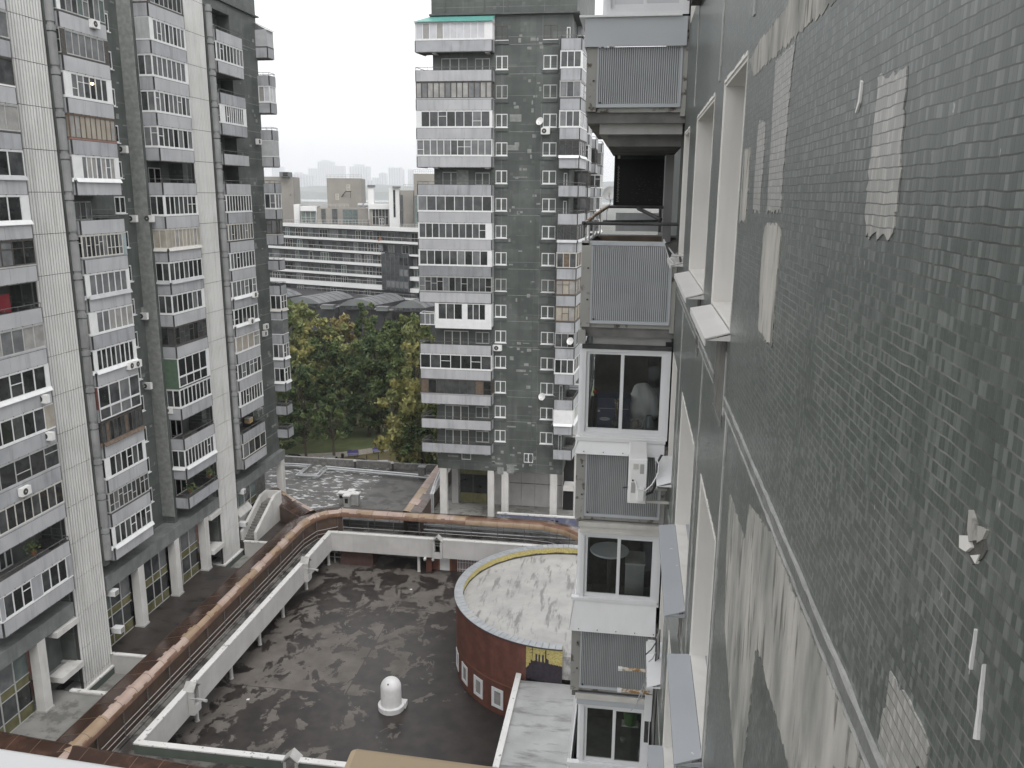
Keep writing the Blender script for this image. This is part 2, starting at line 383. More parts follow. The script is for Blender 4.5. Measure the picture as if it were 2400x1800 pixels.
def facade_tile(name, dark, light, mort, lm):
    # small ceramic tiles of the near facade; u along Y, v up
    m, nt, p = _new(name)
    g = nt.nodes.new('ShaderNodeNewGeometry'); sp = node(nt, 'ShaderNodeSeparateXYZ', Vector=g.outputs['Position'])
    wob = node(nt, 'ShaderNodeTexNoise', Vector=pos(nt), Scale=9.0, Detail=2.0)
    wv = math_(nt, 'MULTIPLY', math_(nt, 'SUBTRACT', wob.outputs[0], .5), .010)
    v = math_(nt, 'DIVIDE', math_(nt, 'ADD', sp.outputs[2], math_(nt, 'ADD', wv, 50.0)), .0268)
    fv = math_(nt, 'FLOOR', v)
    off = node(nt, 'ShaderNodeTexWhiteNoise', _noise_dimensions='1D', W=fv)
    u = math_(nt, 'ADD', math_(nt, 'DIVIDE', math_(nt, 'ADD', sp.outputs[1], wv), .0155), math_(nt, 'MULTIPLY', off.outputs[0], 3.0))
    fu = math_(nt, 'FLOOR', u)
    w = node(nt, 'ShaderNodeTexWhiteNoise', _noise_dimensions='2D', Vector=node(nt, 'ShaderNodeCombineXYZ', X=fu, Y=fv).outputs[0])
    big = noise(nt, pos(nt), 1.1, 5, .3, .7)
    f = math_(nt, 'POWER', w.outputs[0], 2.4)
    col = mixc(nt, f, dark, light)
    col = mixc(nt, math_(nt, 'MULTIPLY', big, .45), col, tuple(v_*.75 for v_ in dark))
    mv = math_(nt, 'LESS_THAN', math_(nt, 'FRACT', v), .12); mu = math_(nt, 'LESS_THAN', math_(nt, 'FRACT', u), .14)
    mm = math_(nt, 'MAXIMUM', mv, math_(nt, 'MULTIPLY', mu, .38))
    mm = math_(nt, 'MULTIPLY', mm, noise(nt, pos(nt), 10, 4, .12, .5))
    zz = nt.nodes.new('ShaderNodeMapRange'); zz.inputs[1].default_value = .0; zz.inputs[2].default_value = -.35; nt.links.new(sp.outputs[2], zz.inputs[0])  # mortar darker above, paler below: joint shade and caught light put into colour
    mc = mixc(nt, math_(nt, 'MULTIPLY', zz.outputs[0], noise(nt, pos(nt, 1, 1, .7), 3.5, 3, .32, .55)), mort, lm)
    col = mixc(nt, mm, col, mc)
    spk = noise(nt, pos(nt, 1, 1, .5), 45, 2, .74, .78)
    col = mixc(nt, math_(nt, 'MULTIPLY', spk, .6), col, (.5, .5, .49))
    nt.links.new(col, p.inputs['Base Color'])
    p.inputs['Roughness'].default_value = .30
    b = node(nt, 'ShaderNodeBump', Height=math_(nt, 'SUBTRACT', math_(nt, 'MULTIPLY', w.outputs[0], .3), mm), Strength=.5, Distance=.004)
    nt.links.new(b.outputs[0], p.inputs['Normal'])
facade_tile('facade_tile', (.080, .096, .087), (.195, .212, .198), (.032, .033, .030), (.235, .232, .213))
facade_tile('patch_tile', (.31, .308, .29), (.48, .468, .44), (.12, .118, .11), (.22, .215, .2))
def plaster_patch():
    m, nt, p = _new('plaster_patch')
    col = mixc(nt, noise(nt, pos(nt, 1, 1, .35), 4, 8, .36, .64), (.20, .205, .19), (.45, .43, .395))
    col = mixc(nt, math_(nt, 'MULTIPLY', noise(nt, pos(nt, 1, 1, .16), 16, 7, .56, .66), .85), col, (.10, .097, .085))
    nt.links.new(col, p.inputs['Base Color']); p.inputs['Roughness'].default_value = .95
    n = node(nt, 'ShaderNodeTexNoise', Vector=pos(nt, 1, 1, .3), Scale=22.0, Detail=6.0)
    b = node(nt, 'ShaderNodeBump', Height=n.outputs[0], Strength=.6, Distance=.01); nt.links.new(b.outputs[0], p.inputs['Normal'])
plaster_patch()
# ================================================================ APARTMENT TOWERS
GS = {'dark': ['glass_dark','glass_dark','glass_mid'], 'mix': ['glass_dark','glass_mid','glass_grey','glass_mid'], 'grey': ['glass_grey','glass_grey','glass_mid'],
      'cur': ['glass_curtain','glass_grey','glass_curtain'], 'bright': ['glass_bright','glass_bright','glass_curtain'], 'beige': ['glass_beige','glass_beige','glass_curtain'],
      'green': ['glass_green','glass_grey','glass_mid'], 'wood': ['glass_mid','frame_brown','glass_dark']}
def W(n, g='dark', **k): return dict(dict(t='g', f='frame_white', n=n, mw=.075, g=g), **k)
def G(n, g='mix', **k): return dict(dict(t='g', f='frame_grey', n=n, mw=.05, g=g), **k)
def D(n, g='dark', **k): return dict(dict(t='g', f='frame_dark', n=n, mw=.07, g=g), **k)
def P(n, g='mix', **k): return dict(dict(t='g', f='frame_pale', n=n, mw=.06, g=g), **k)
def O(**k): return dict(dict(t='o'), **k)

def rightn(d): return Vector((d.y, -d.x))
def panes(mb, A, d, n, s0, s1, z0, z1, k, st, rg, off=0.0):
    """frame bars and glass of a run of k panes along a wall line"""
    f, mw, gl = st['f'], st['mw'], GS[st['g']]
    w = (s1-s0)/k
    mb.obox(A, d, n, s0, s1, off-.05, off+.03, z1-.07, z1, f); mb.obox(A, d, n, s0, s1, off-.05, off+.03, z0, z0+.08, f)
    tr = st.get('tr', .16)
    for i in range(k+1):
        x = s0 + i*w; h = mw/2*(1.5 if i in (0, k) else 1)
        mb.obox(A, d, n, max(s0, x-h), min(s1, x+h), off-.05, off+.03, z0+.08, z1-.07, f)
    for i in range(k):
        g = rg.choice(gl)
        if st['g'] == 'cur2': g = 'glass_curtain'
        mb.obox(A, d, n, s0+i*w+mw*.3, s0+(i+1)*w-mw*.3, off-.035, off-.015, z0+.06, z1-.06, g)
        if rg.random() < tr:
            zt = z0 + (z1-z0)*rg.choice((.38, .55, .68)); mb.obox(A, d, n, s0+i*w, s0+(i+1)*w, off-.05, off+.02, zt-.025, zt+.025, f)
def window(parent, A, d, n, s0, s1, z0, z1, k=2, f='frame_white', g='mix', rg=rng, sill='sheet_white', off=0.0):
    mb = MB(); st = dict(f=f, mw=.10, g=g, tr=0); fr = MB()
    w = (s1-s0)/k
    fr.obox(A, d, n, s0, s1, off-.06, off+.02, z1-.09, z1, f); fr.obox(A, d, n, s0, s1, off-.06, off+.02, z0, z0+.1, f)
    for i in range(k+1):
        x = s0+i*w; fr.obox(A, d, n, max(s0, x-.06), min(s1, x+.06), off-.06, off+.02, z0+.1, z1-.09, f)
    if sill: fr.obox(A, d, n, s0-.06, s1+.06, off-.02, off+.13, z0-.07, z0-.005, sill)
    o = fr.build('window', parent)
    for i in range(k):
        mb.obox(A, d, n, s0+i*w+.03, s0+(i+1)*w-.03, off-.045, off-.02, z0+.05, z1-.05, rg.choice(GS[g]))
    mb.build('pane', o); return o

def balcony(parent, pts, zb, st, ph=.98, fh=2.8, back=None, rg=rng, pm=None):
    L = [ndir(a, b) for a, b in zip(pts, pts[1:])]
    main = max(range(len(L)), key=lambda i: L[i][1])
    b = MB(); g = MB()
    b.prism(pts, zb+.04, zb+.18, 'slab_dark')
    zt = zb+ph
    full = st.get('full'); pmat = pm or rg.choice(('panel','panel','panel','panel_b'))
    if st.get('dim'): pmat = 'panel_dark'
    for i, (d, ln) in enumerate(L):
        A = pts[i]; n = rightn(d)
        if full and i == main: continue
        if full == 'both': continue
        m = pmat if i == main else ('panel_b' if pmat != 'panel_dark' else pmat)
        cuts = [.05] + ([ln*q for q in sorted(rg.sample((.3,.36,.5,.64,.7), 2))] if i == main else []) + [ln-.05]
        for a, c in zip(cuts, cuts[1:]):
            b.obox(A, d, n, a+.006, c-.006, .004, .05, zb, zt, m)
        b.obox(A, d, n, 0, ln, -.05, .03, zb+.18, zt-.02, 'panel_edge')
        b.obox(A, d, n, -.0, .045, -.05, .055, zb-.02, zt+.02, 'panel_edge'); b.obox(A, d, n, ln-.045, ln, -.05, .055, zb-.02, zt+.02, 'panel_edge')
        b.obox(A, d, n, .045, ln-.045, -.05, .045, zt, zt+.035, 'panel_edge')
        b.obox(A, d, n, .1, ln-.1, -.06, .02, zb-.07, zb+.04, 'slab_dark')
        for q in range(int(ln/.9)): b.obox(A, d, n, .45+q*.9, .5+q*.9, .0, .06, zb-.05, zb+.02, 'panel_edge')
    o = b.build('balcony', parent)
    if st['t'] == 'o':
        r = MB(); zr = zt+.30
        for i, (d, ln) in enumerate(L):
            A = pts[i]; n = rightn(d)
            r.obox(A, d, n, 0, ln, -.03, .02, zr, zr+.045, 'rail')
            for q in range(int(ln/1.2)+1): s = min(ln-.03, q*1.2); r.obox(A, d, n, s, s+.03, -.02, .01, zt+.035, zr, 'rail')
        r.build('railing', o)
        return o
    z0 = zt+.035; z1 = zb+fh-.09
    cap = st.get('cap', 'frame_white' if st['f'] == 'frame_white' else 'panel_edge')
    fl = st.get('flash')
    if full: z0 = zb+.12
    for i, (d, ln) in enumerate(L):
        A = pts[i]; n = rightn(d)
        if not full:
            g.obox(A, d, n, .0, ln, -.06, .06, z0, z0+.10, cap)
            if fl:
                q = [(0, .065, z0+.16), (ln, .065, z0+.16), (ln, .20, z0-.10), (0, .20, z0-.10)]
                g.slab([Vector((A[0]+d.x*s+n.x*k, A[1]+d.y*s+n.y*k, z)) for s, k, z in q], (0, 0, -.03), fl)
        zz = z0+.10 if not full else z0
        g.obox(A, d, n, 0, ln, -.06, .045, z1, z1+.06, st.get('top', st['f']))
        if i == main:
            l, r = st.get('sol', (0, 0))
            if l: g.obox(A, d, n, 0, l, -.05, .035, zz, z1, st.get('solm', 'sheet_white'))
            if r: g.obox(A, d, n, ln-r, ln, -.05, .035, zz, z1, st.get('solm', 'sheet_white'))
            if full:
                zm = zb+1.05
                panes(g, A, d, n, l, ln-r, zm, z1, st['n'], dict(st, tr=0), rg); panes(g, A, d, n, l, ln-r, zz, zm, st['n'], dict(st, tr=0), rg)
            elif st.get('two'):
                h = (ln-l-r); panes(g, A, d, n, l, l+h*.42, zz, z1, st['n'], st, rg); panes(g, A, d, n, l+h*.58, ln-r, zz, z1, st['n'], st, rg)
                g.obox(A, d, n, l+h*.42, l+h*.58, -.05, .02, zz, z1, st.get('solm', 'sheet_white'))
            else: panes(g, A, d, n, l, ln-r, zz, z1, st['n'], st, rg)
        else:
            sm = st.get('side')
            if sm: g.obox(A, d, n, 0, ln, -.05, .035, zb if full else zz, z1, sm)
            else: panes(g, A, d, n, 0.02, ln-.02, zz, z1, max(1, round(ln/.7)), st, rg)
    g.build('balcony_glazing', o)
    return o

def ribbed(parent, Y0, Y1, X, ztop, zbot, zj):
    """white ribbed column face, one sheet a storey with dark joints"""
    b = MB(); nr = 13; w = (Y1-Y0)/nr
    b.box(X-.30, X-.10, Y0-.04, Y1+.04, zbot, ztop, 'rib_gap')
    js = [z for z in (zj+2.8*k for k in range(-16, 9)) if zbot < z < ztop]
    edges = [zbot]+js+[ztop]
    for a, c in zip(edges, edges[1:]):
        for i in range(nr):
            y = Y0+i*w; prof = []
            for t in range(7):
                an = math.pi*t/6; prof.append((X-.12+.12*math.sin(an)**.6, y+w*.5-w*.385*math.cos(an)))
            i0 = len(b.v); b.v += [(px, py, a+.02) for px, py in prof] + [(px, py, c-.02) for px, py in prof]
            for t in range(6): b.f.append(((i0+t, i0+t+1, i0+8+t, i0+7+t), 'rib_white'))
            b.f.append((tuple(i0+7+t for t in range(7)), 'rib_white'))
    o = b.build('ribbed_panel', parent)
    return o
def pilaster(parent, Xc, Yc, r, ztop, zbot, z0):
    b = MB()
    b.box(Xc-1.9, Xc-r*.3, Yc-r+.02, Yc+r-.02, zbot, ztop, 'tile_dark')
    for k in range(-1, 15):
        zb = z0-2.8*k
        if zb < zbot: break
        b.lathe((Xc, Yc), [(r, zb+.25), (r, zb+2.35), (r*.72, zb+2.36), (r*.72, zb+2.42), (r*1.05, zb+2.46), (r*1.05, zb+2.8), (r*.8, zb+2.81), (r*.8, zb+3.05)], 'pilaster', 14)
    b.build('pilaster', parent)
def wall_patches(mb, n, fn, u0, u1, z0, z1, rg, m='tile_pale'):
    for _ in range(n):
        u, z = rg.uniform(u0, u1), rg.uniform(z0, z1); w, h = rg.uniform(.12, .5), rg.uniform(.12, .45)
        if rg.random() < .15: w *= 3; h *= .5
        fn(mb, u, u+w, z, z+h, m)

# ---------------------------------------------------------------- left tower
LT = thing('apartment_tower', (-48, 67, -36.2), 'tall grey apartment tower with two white ribbed columns and stacks of glazed balconies', 'apartment building')
rl = random.Random(21)
ZK = lambda k: 10.85-2.8*k
wl = MB()
wl.box(-58, -41.75, 38, 66.1, -29.7, 24, 'tower_tile')
wl.box(-58, -41.95, 66.1, 89.2, -29.7, 24, 'tower_tile')
for a, c in ((66.12, 66.62), (72.25, 77.72), (83.15, 89.2)): wl.box(-42.0, -40.62, a, c, -29.7, 17.8, 'tower_tile')
wl.box(-42.0, -40.62, 66.12, 89.2, 17.8, 24, 'tower_tile')
wl.box(-42.0, -40.58, 66.6, 83.2, 16.9, 17.8, 'tower_tile')
wl.box(-42.1, -40.35, 66.0, 89.5, 17.86, 18.0, 'tile_dark')
wl.box(-42, -40.3, 51.0, 54.9, -36.2, 24, 'tower_tile'); wl.box(-42, -40.3, 73.15, 77.0, -36.2, 24, 'tower_tile')
wl.box(-41.9, -41.0, 50.85, 51.0, -29.7, 24, 'tile_dark')
wall_patches(wl, 46, lambda mb, a, c, z, h, m: mb.box(-40.7, -40.6, a, c, z, h, m), 83.3, 88.7, -27, 16, rl)
wall_patches(wl, 30, lambda mb, a, c, z, h, m: mb.box(-41.9, -41.735, a, c, z, h, m), 62.8, 65.8, -27, 16, rl)
# seam strips on the end wall
for k in range(-1, 15):
    z = ZK(k)+.9; wl.box(-40.7, -40.6, 83.2, 89.0, z, z+.06, 'tile_pale')
wl.box(-41.8, -40.55, 66.06, 66.12, -29, 17, 'tile_pale')
wl.build('wall', LT)
ribbed(LT, 51.2, 54.8, -40.0, 24, -37.0, -.17); ribbed(LT, 73.3, 76.9, -40.0, 24, -37.0, -.17)
pilaster(LT, -39.78, 55.14, .31, 24, -28.6, 10.85); pilaster(LT, -39.78, 77.36, .33, 16.6, -28.6, 10.85)
fl = MB(); fl.box(-42.0, -40.0, 38, 51.0, -30.75, -29.65, 'fascia'); fl.box(-42, -40.0, 54.95, 73.1, -30.75, -29.65, 'fascia'); fl.box(-42, -40, 77.05, 89.2, -30.75, -29.65, 'fascia')
fl.build('fascia', LT)
for y in (47.0, 59.12, 64.75, 70.08, 88.2):
    pb = MB(); pb.box(-40.72, -40.0, y, y+.78, -36.2, -30.75, 'pillar'); pb.box(-40.8, -39.94, y-.05, y+.83, -36.2, -36.05, 'pillar_dim'); pb.build('pillar', LT, bevel=.015)
# recessed ground floor: glazing bays with yellow spandrels
gf = MB(); gf.box(-58, -42.6, 38, 89, -37, -29.7, 'slab_dark'); gf.box(-42.6, -41.4, 49.0, 51.0, -36.2, -30.75, 'tile_dark'); gf.build('ground_floor_wall', LT)
for y0, y1, dim in ((38.5, 46.95, 0), (55.0, 59.1, 1), (59.95, 64.7, 1), (65.58, 70.05, 1), (77.2, 83.0, 1)):
    sb = MB(); k = max(2, round((y1-y0)/1.35)); w = (y1-y0)/k
    for i in range(k):
        a, c = y0+i*w+.03, y0+(i+1)*w-.03
        sb.box(-40.95, -40.9, a, c, -36.15, -35.3, 'glass_yellow'); sb.box(-40.95, -40.9, a, c, -35.25, -33.75, rl.choice(('glass_dark', 'glass_mid')))
        sb.box(-40.95, -40.9, a, c, -33.7, -33.05, 'glass_yellow'); sb.box(-40.95, -40.9, a, c, -33.0, -30.75, rl.choice(('glass_grey', 'glass_green', 'glass_mid')))
        sb.box(-40.97, -40.85, a-.06, a+.03, -36.15, -30.75, 'frame_grey')
    for z in (-36.2, -35.3, -33.75, -33.05): sb.box(-40.96, -40.86, y0, y1, z, z+.06, 'frame_grey')
    sb.build('shop_glazing', LT)
for y0, y1 in ((48.6, 51.1), (70.9, 73.2)):
    for z in (-31.3, -34.9):
        bb = MB(); bb.box(-40.9, -39.75, y0+.1, y1, z, z+.42, 'pillar'); bb.box(-42.5, -40.9, y1-.35, y1, z+.05, z+.4, 'pillar_dim'); bb.box(-42.5, -40.9, y0, y1-.36, z+.1, z+.24, 'concrete_grey'); bb.build('landing_beam', LT)
    wb = MB(); wb.box(-42.6, -42.4, y0-.2, y1+.1, -36.2, -30.75, 'sheet_red'); wb.build('stair_wall', LT)
for y0, y1 in ((50.95, 54.95), (73.1, 77.1)):
    pb = MB(); pb.box(-41.5, -39.85, y0, y1, -37.75, -37.1, 'wall_green'); pb.box(-41.5, -39.8, y0-.05, y1+.05, -37.1, -36.95, 'cap_white'); pb.build('column_plinth', LT)

# stack 2
def sq(X0, X1, Y0, Y1): return [(X0, Y0), (X1, Y0), (X1, Y1), (X0, Y1)]
S2 = {0: G(8,'green',f='frame_grey',sol=(.3,0)), 1: G(6,'grey',sol=(.5,.5),solm='frame_dark',cap='frame_dark'), 2: W(6,'mix',sol=(.65,.55)), 3: P(9,'beige',f='frame_brown',cap='sheet_red',tr=0),
      4: W(7,'cur',sol=(.9,.5),flash='sheet_white'), 5: O(), 6: P(10,'mix',f='frame_pale',tr=.6,sol=(0,.45),solm='glass_blue',cap='panel_dark'), 7: W(6,'grey',sol=(.35,.35),flash='sheet_grey'),
      8: W(6,'cur',sol=(.75,0)), 9: W(8,'dark',sol=(.3,.35),flash='sheet_white'), 10: W(4,'mix',full=1,side='brick_red',cap='frame_pale',mw=.09), 11: D(11,'wood',cap='frame_dark',flash='frame_brown'),
      12: W(6,'dark',sol=(.5,.35)), 13: P(9,'mix',f='frame_grey',tr=.8), 14: W(7,'dark',sol=(.25,.1),flash='sheet_white')}
for k, st in S2.items():
    balcony(LT, sq(-41.7, -39.4, 55.5, 60.8), ZK(k), st, rg=rl)
    A, d = (-41.72, 55.4), Vector((0, 1)); n = rightn(d)
    if st['t'] == 'o':
        window(LT, A, d, n, .7, 2.4, ZK(k)+.3, ZK(k)+2.3, 2, 'frame_dark', 'dark', rl, None); window(LT, A, d, n, 2.9, 4.9, ZK(k)+.9, ZK(k)+2.3, 3, 'frame_grey', 'mix', rl, None)
    window(LT, A, d, n, 9.0-1.05, 9.0+.95-.6, ZK(k)+1.3, ZK(k)+2.65, 2, 'frame_white', 'dark', rl, 'sheet_white')
# stack 3
S3 = {-1: G(7,'mix',sol=(.4,.3),solm='frame_dark'), 0: W(8,'grey',sol=(.5,.1),side='corr_dim',flash=None), 1: W(7,'grey',sol=(0,.35)), 2: W(8,'grey'), 3: W(7,'mix'), 4: O(flash=1),
      5: W(7,'dark',sol=(.2,.2)), 6: P(7,'beige',sol=(.7,.45),solm='glass_beige',flash='frame_pale'), 7: W(7,'dark',flash='sheet_grey'), 8: W(6,'mix',sol=(0,.4)), 9: D(7,'mix',tr=.5),
      10: W(4,'dark',full='both',side='side_green',sol=(.1,.45),flash='sheet_white'), 11: W(8,'dark',tr=0), 12: O(), 13: W(9,'dark',sol=(0,.3),flash='sheet_white'), 14: O(pl=1)}
for k, st in S3.items():
    zb = ZK(k)
    o = balcony(LT, sq(-41.9, -39.4, 66.66, 72.15), zb, st, rg=rl)
    if st['t'] == 'o':
        A, d = (-41.93, 66.6), Vector((0, 1)); n = rightn(d)
        window(LT, A, d, n, .6, 1.7, zb+.9, zb+2.3, 1, 'frame_white', 'dark', rl); window(LT, A, d, n, 2.3, 4.2, zb+.2, zb+2.3, 2, 'frame_white', 'mix', rl, None)
# stack 4
S4 = {-1: O(), 0: W(8,'mix',flash=None), 1: O(), 2: W(9,'mix',sol=(.8,.6)), 3: O(), 4: O(), 5: W(9,'dark'), 6: P(9,'grey',f='frame_pale'), 7: W(8,'mix'), 8: W(6,'grey',flash='sheet_white'),
      9: W(6,'dark',flash='sheet_white'), 10: P(4,'beige',f='frame_white'), 11: P(6,'mix',f='frame_white'), 12: W(8,'dark',sol=(.2,.1)), 13: O(), 14: P(4,'mix',f='frame_pale')}
for k, st in S4.items():
    zb = ZK(k)+.05
    balcony(LT, sq(-41.9, -39.4, 77.75, 83.1), zb, st, rg=rl)
    if st['t'] == 'o':
        A, d = (-41.93, 77.7), Vector((0, 1)); n = rightn(d)
        window(LT, A, d, n, .6, 2.2, zb+.3, zb+2.3, 2, 'frame_grey', 'grey', rl, None); window(LT, A, d, n, 3.5, 4.8, zb+.9, zb+2.3, 2, 'frame_white', 'cur', rl)
# stack 1 at the left edge of the photo
S1 = {0: G(6), 1: G(5,'cur'), 2: D(5,'mix',cap='sheet_white'), 3: G(6,'cur'), 4: W(5,'mix',flash='sheet_grey'), 5: W(5,'dark',sol=(.3,.7),flash='sheet_white'), 6: D(7,'mix',tr=.9,cap='frame_grey'), 7: O(red=1),
      8: G(7,'cur',cap='panel_b'), 9: W(6,'dark',sol=(0,.35),flash='sheet_white'), 10: G(6,'dark',sol=(0,.9),solm='glass_beige',f='frame_white'), 11: G(5,'dark',cap='panel_b'), 12: P(9,'dark',cap='panel_b'), 13: O(), 14: W(3,'dark',two=1,sol=(.3,.55),solm='panel_b')}
for k, st in S1.items():
    zb = ZK(k)+.03
    balcony(LT, sq(-41.7, -39.4, 43.6, 50.55), zb, st, rg=rl)
    if st['t'] == 'o':
        A, d = (-41.72, 43.6), Vector((0, 1)); n = rightn(d)
        window(LT, A, d, n, 3.0, 4.2, zb+.2, zb+2.2, 2, 'frame_white', 'dark', rl, None); window(LT, A, d, n, .4, 1.9, zb+.9, zb+2.2, 2, 'frame_white', 'dark', rl)
# corner stack wraps the far corner
SC = {-1: W(4,'bright',f='frame_grey',side='sheet_grey'), 0: O(), 1: W(5,'bright',f='frame_white'), 2: O(), 3: W(3,'cur',side='sheet_grey'), 4: O(), 5: W(3,'mix'), 6: D(3,'grey',cap='frame_pale'), 7: O(), 8: O(), 9: W(3,'dark',flash='frame_pale'),
      10: W(3,'cur',side='glass_grey'), 11: W(2,'mix',flash='sheet_white'), 12: W(3,'dark',flash='sheet_white'), 13: O(), 14: O()}
for k, st in SC.items():
    balcony(LT, [(-41.2, 88.95), (-39.35, 88.95), (-39.35, 90.5), (-44, 90.5)][:4], ZK(k)+.2, st, rg=rl)
tp = MB(); z = ZK(-1)+.2+2.75
tp.slab([(-40.7, 88.8, z+.75), (-39.1, 88.8, z), (-39.1, 90.7, z), (-40.7, 90.7, z+.75)], (0, 0, .06), 'sheet_grey')
tp.slab([(-40.65, 88.9, z+.7), (-39.4, 88.9, z+.05), (-40.65, 88.9, z)], (0, .05, 0), 'glass_grey'); tp.build('canopy', LT)

# ---------------------------------------------------------------- centre tower
CT = thing('apartment_tower', (-14, 100, -36.2), 'dark green tiled apartment tower standing on pale pillars in the middle of the view', 'apartment building')
rc = random.Random(5)
ZC = lambda i: 13.8-2.8*i
wc = MB()
wc.box(-21.2, -7.0, 88, 119, -30.5, 17.35, 'tower_tile'); wc.box(-21.25, -6.55, 87.85, 119, 17.5, 26, 'tower_tile'); wc.box(-21.45, -6.3, 87.6, 119.2, 17.35, 17.5, 'tile_dark')
for x in (-20.0, -15.9, -13.6, -8.4): wc.box(x, x+.2, 87.8, 87.9, 17.7, 25.5, 'tile_dark')
wall_patches(wc, 62, lambda mb, a, c, z, h, m: mb.box(a, c, 87.985, 88.05, z, h, m), -13.3, -10.2, -30.3, 16, rc)
wall_patches(wc, 16, lambda mb, a, c, z, h, m: mb.box(a, c, 87.985, 88.05, z, h, m), -20.8, -7.3, -30.3, -28.2, rc)
for px in ((1070,398,1098,437),(1188,1090,1205,1110),(1165,1095,1180,1112),(1210,866,1232,872),(1190,340,1215,352),(1093,335,1116,348),(1096,565,1142,592),(1195,268,1222,285)):
    a, c = atY(px[0], px[1], 87.98), atY(px[2], px[3], 87.98); wc.box(a.x, c.x, 87.98, 88.05, c.z, a.z, 'tile_pale')
for i in range(16):
    z = ZC(i)+.75; wc.box(-13.3, -7.3, 87.99, 88.05, z, z+.045, 'tile_pale' if rc.random() < .6 else 'tile_dark')
wc.box(-10.6, -10.55, 87.98, 88.05, -30, 17, 'tile_dark')
wc.build('wall', CT)
for x0, x1 in ((-21.0,-20.2),(-15.46,-14.75),(-13.87,-13.12),(-8.36,-7.62)):
    pb = MB(); pb.box(x0, x1, 88.0, 88.7, -36.2, -30.5, 'pillar'); pb.build('pillar', CT, bevel=.015)
pb = MB(); pb.box(-20.5, -19.7, 92, 92.8, -36.2, -30.5, 'pillar_dim'); pb.build('pillar', CT, bevel=.015)
gb = MB(); gb.box(-19.6, -7.3, 92.5, 118, -36.2, -30.5, 'pillar_dim'); gb.box(-13.6, -7.4, 92.4, 92.5, -33.4, -33.35, 'slab_dark')
for x in (-12.2, -10.6, -9.0): gb.box(x, x+.03, 92.46, 92.5, -36.2, -30.5, 'concrete_grey')
gb.build('ground_floor_wall', CT)
sb = MB(); sb.box(-19.5, -16.3, 92.3, 92.45, -36.1, -34.9, 'glass_yellow'); sb.box(-19.5, -16.3, 92.3, 92.45, -34.85, -32.6, 'glass_dark'); sb.box(-19.5, -16.3, 92.3, 92.45, -32.55, -30.6, 'glass_yellow')
for x in (-19.55, -18.0, -16.3): sb.box(x, x+.06, 92.25, 92.45, -36.2, -30.5, 'frame_dark')
sb.build('shop_glazing', CT)
A, d = (0, 88.0), Vector((1, 0)); n = rightn(d)
for i in range(16):
    z = ZC(i); f = 'frame_dark' if i == 0 else ('frame_grey' if i in (2, 9) else 'frame_white')
    g = 'grey' if i == 0 else ('cur' if i == 1 else 'mix' if rc.random() < .6 else 'dark')
    window(CT, A, d, n, -14.65, -13.45, z+1.2, z+2.52, 2, f, g, rc, None if i == 2 else 'sheet_white', -.01)
    window(CT, A, d, n, -9.85+.018*i, -8.45+.018*i, z+1.2, z+2.52, 2, f, 'dark' if rc.random() < .5 else 'mix', rc, None if i == 2 else 'sheet_white', -.01)
    for x0, x1 in ((-14.75, -13.35), (-9.95, -8.35)): ap = MB(); ap.box(x0, x1, 87.9, 88.02, z+.8, z+1.11, 'tile_dark'); ap.build('sill_apron', CT)
for x0, y0, x1, y1, k in ((1082, 1057, 1104, 1078, 1), (1228, 1062, 1249, 1085, 2)):
    a_, b_ = atY(x0, y0, 88), atY(x1, y1, 88); window(CT, A, d, n, a_.x, b_.x, b_.z, a_.z, k, 'frame_white', 'mix', rc, None, -.01)
SL = {0: W(10,'bright',sol=(.1,.75),flash=None,tr=0), 1: O(), 2: D(13,'cur',cap='sheet_grey',mw=.1,tr=0), 3: W(8,'mix',sol=(.5,.2)), 4: W(11,'grey'), 5: O(), 6: W(8,'mix'), 7: W(10,'mix',sol=(.1,.6)), 8: W(9,'mix',sol=(.1,.4)),
      9: P(12,'mix',f='frame_grey',tr=.7,cap='panel_dark'), 10: None, 11: O(), 12: W(7,'dark'), 13: D(9,'wood',cap='panel_b'), 14: O(), 15: O()}
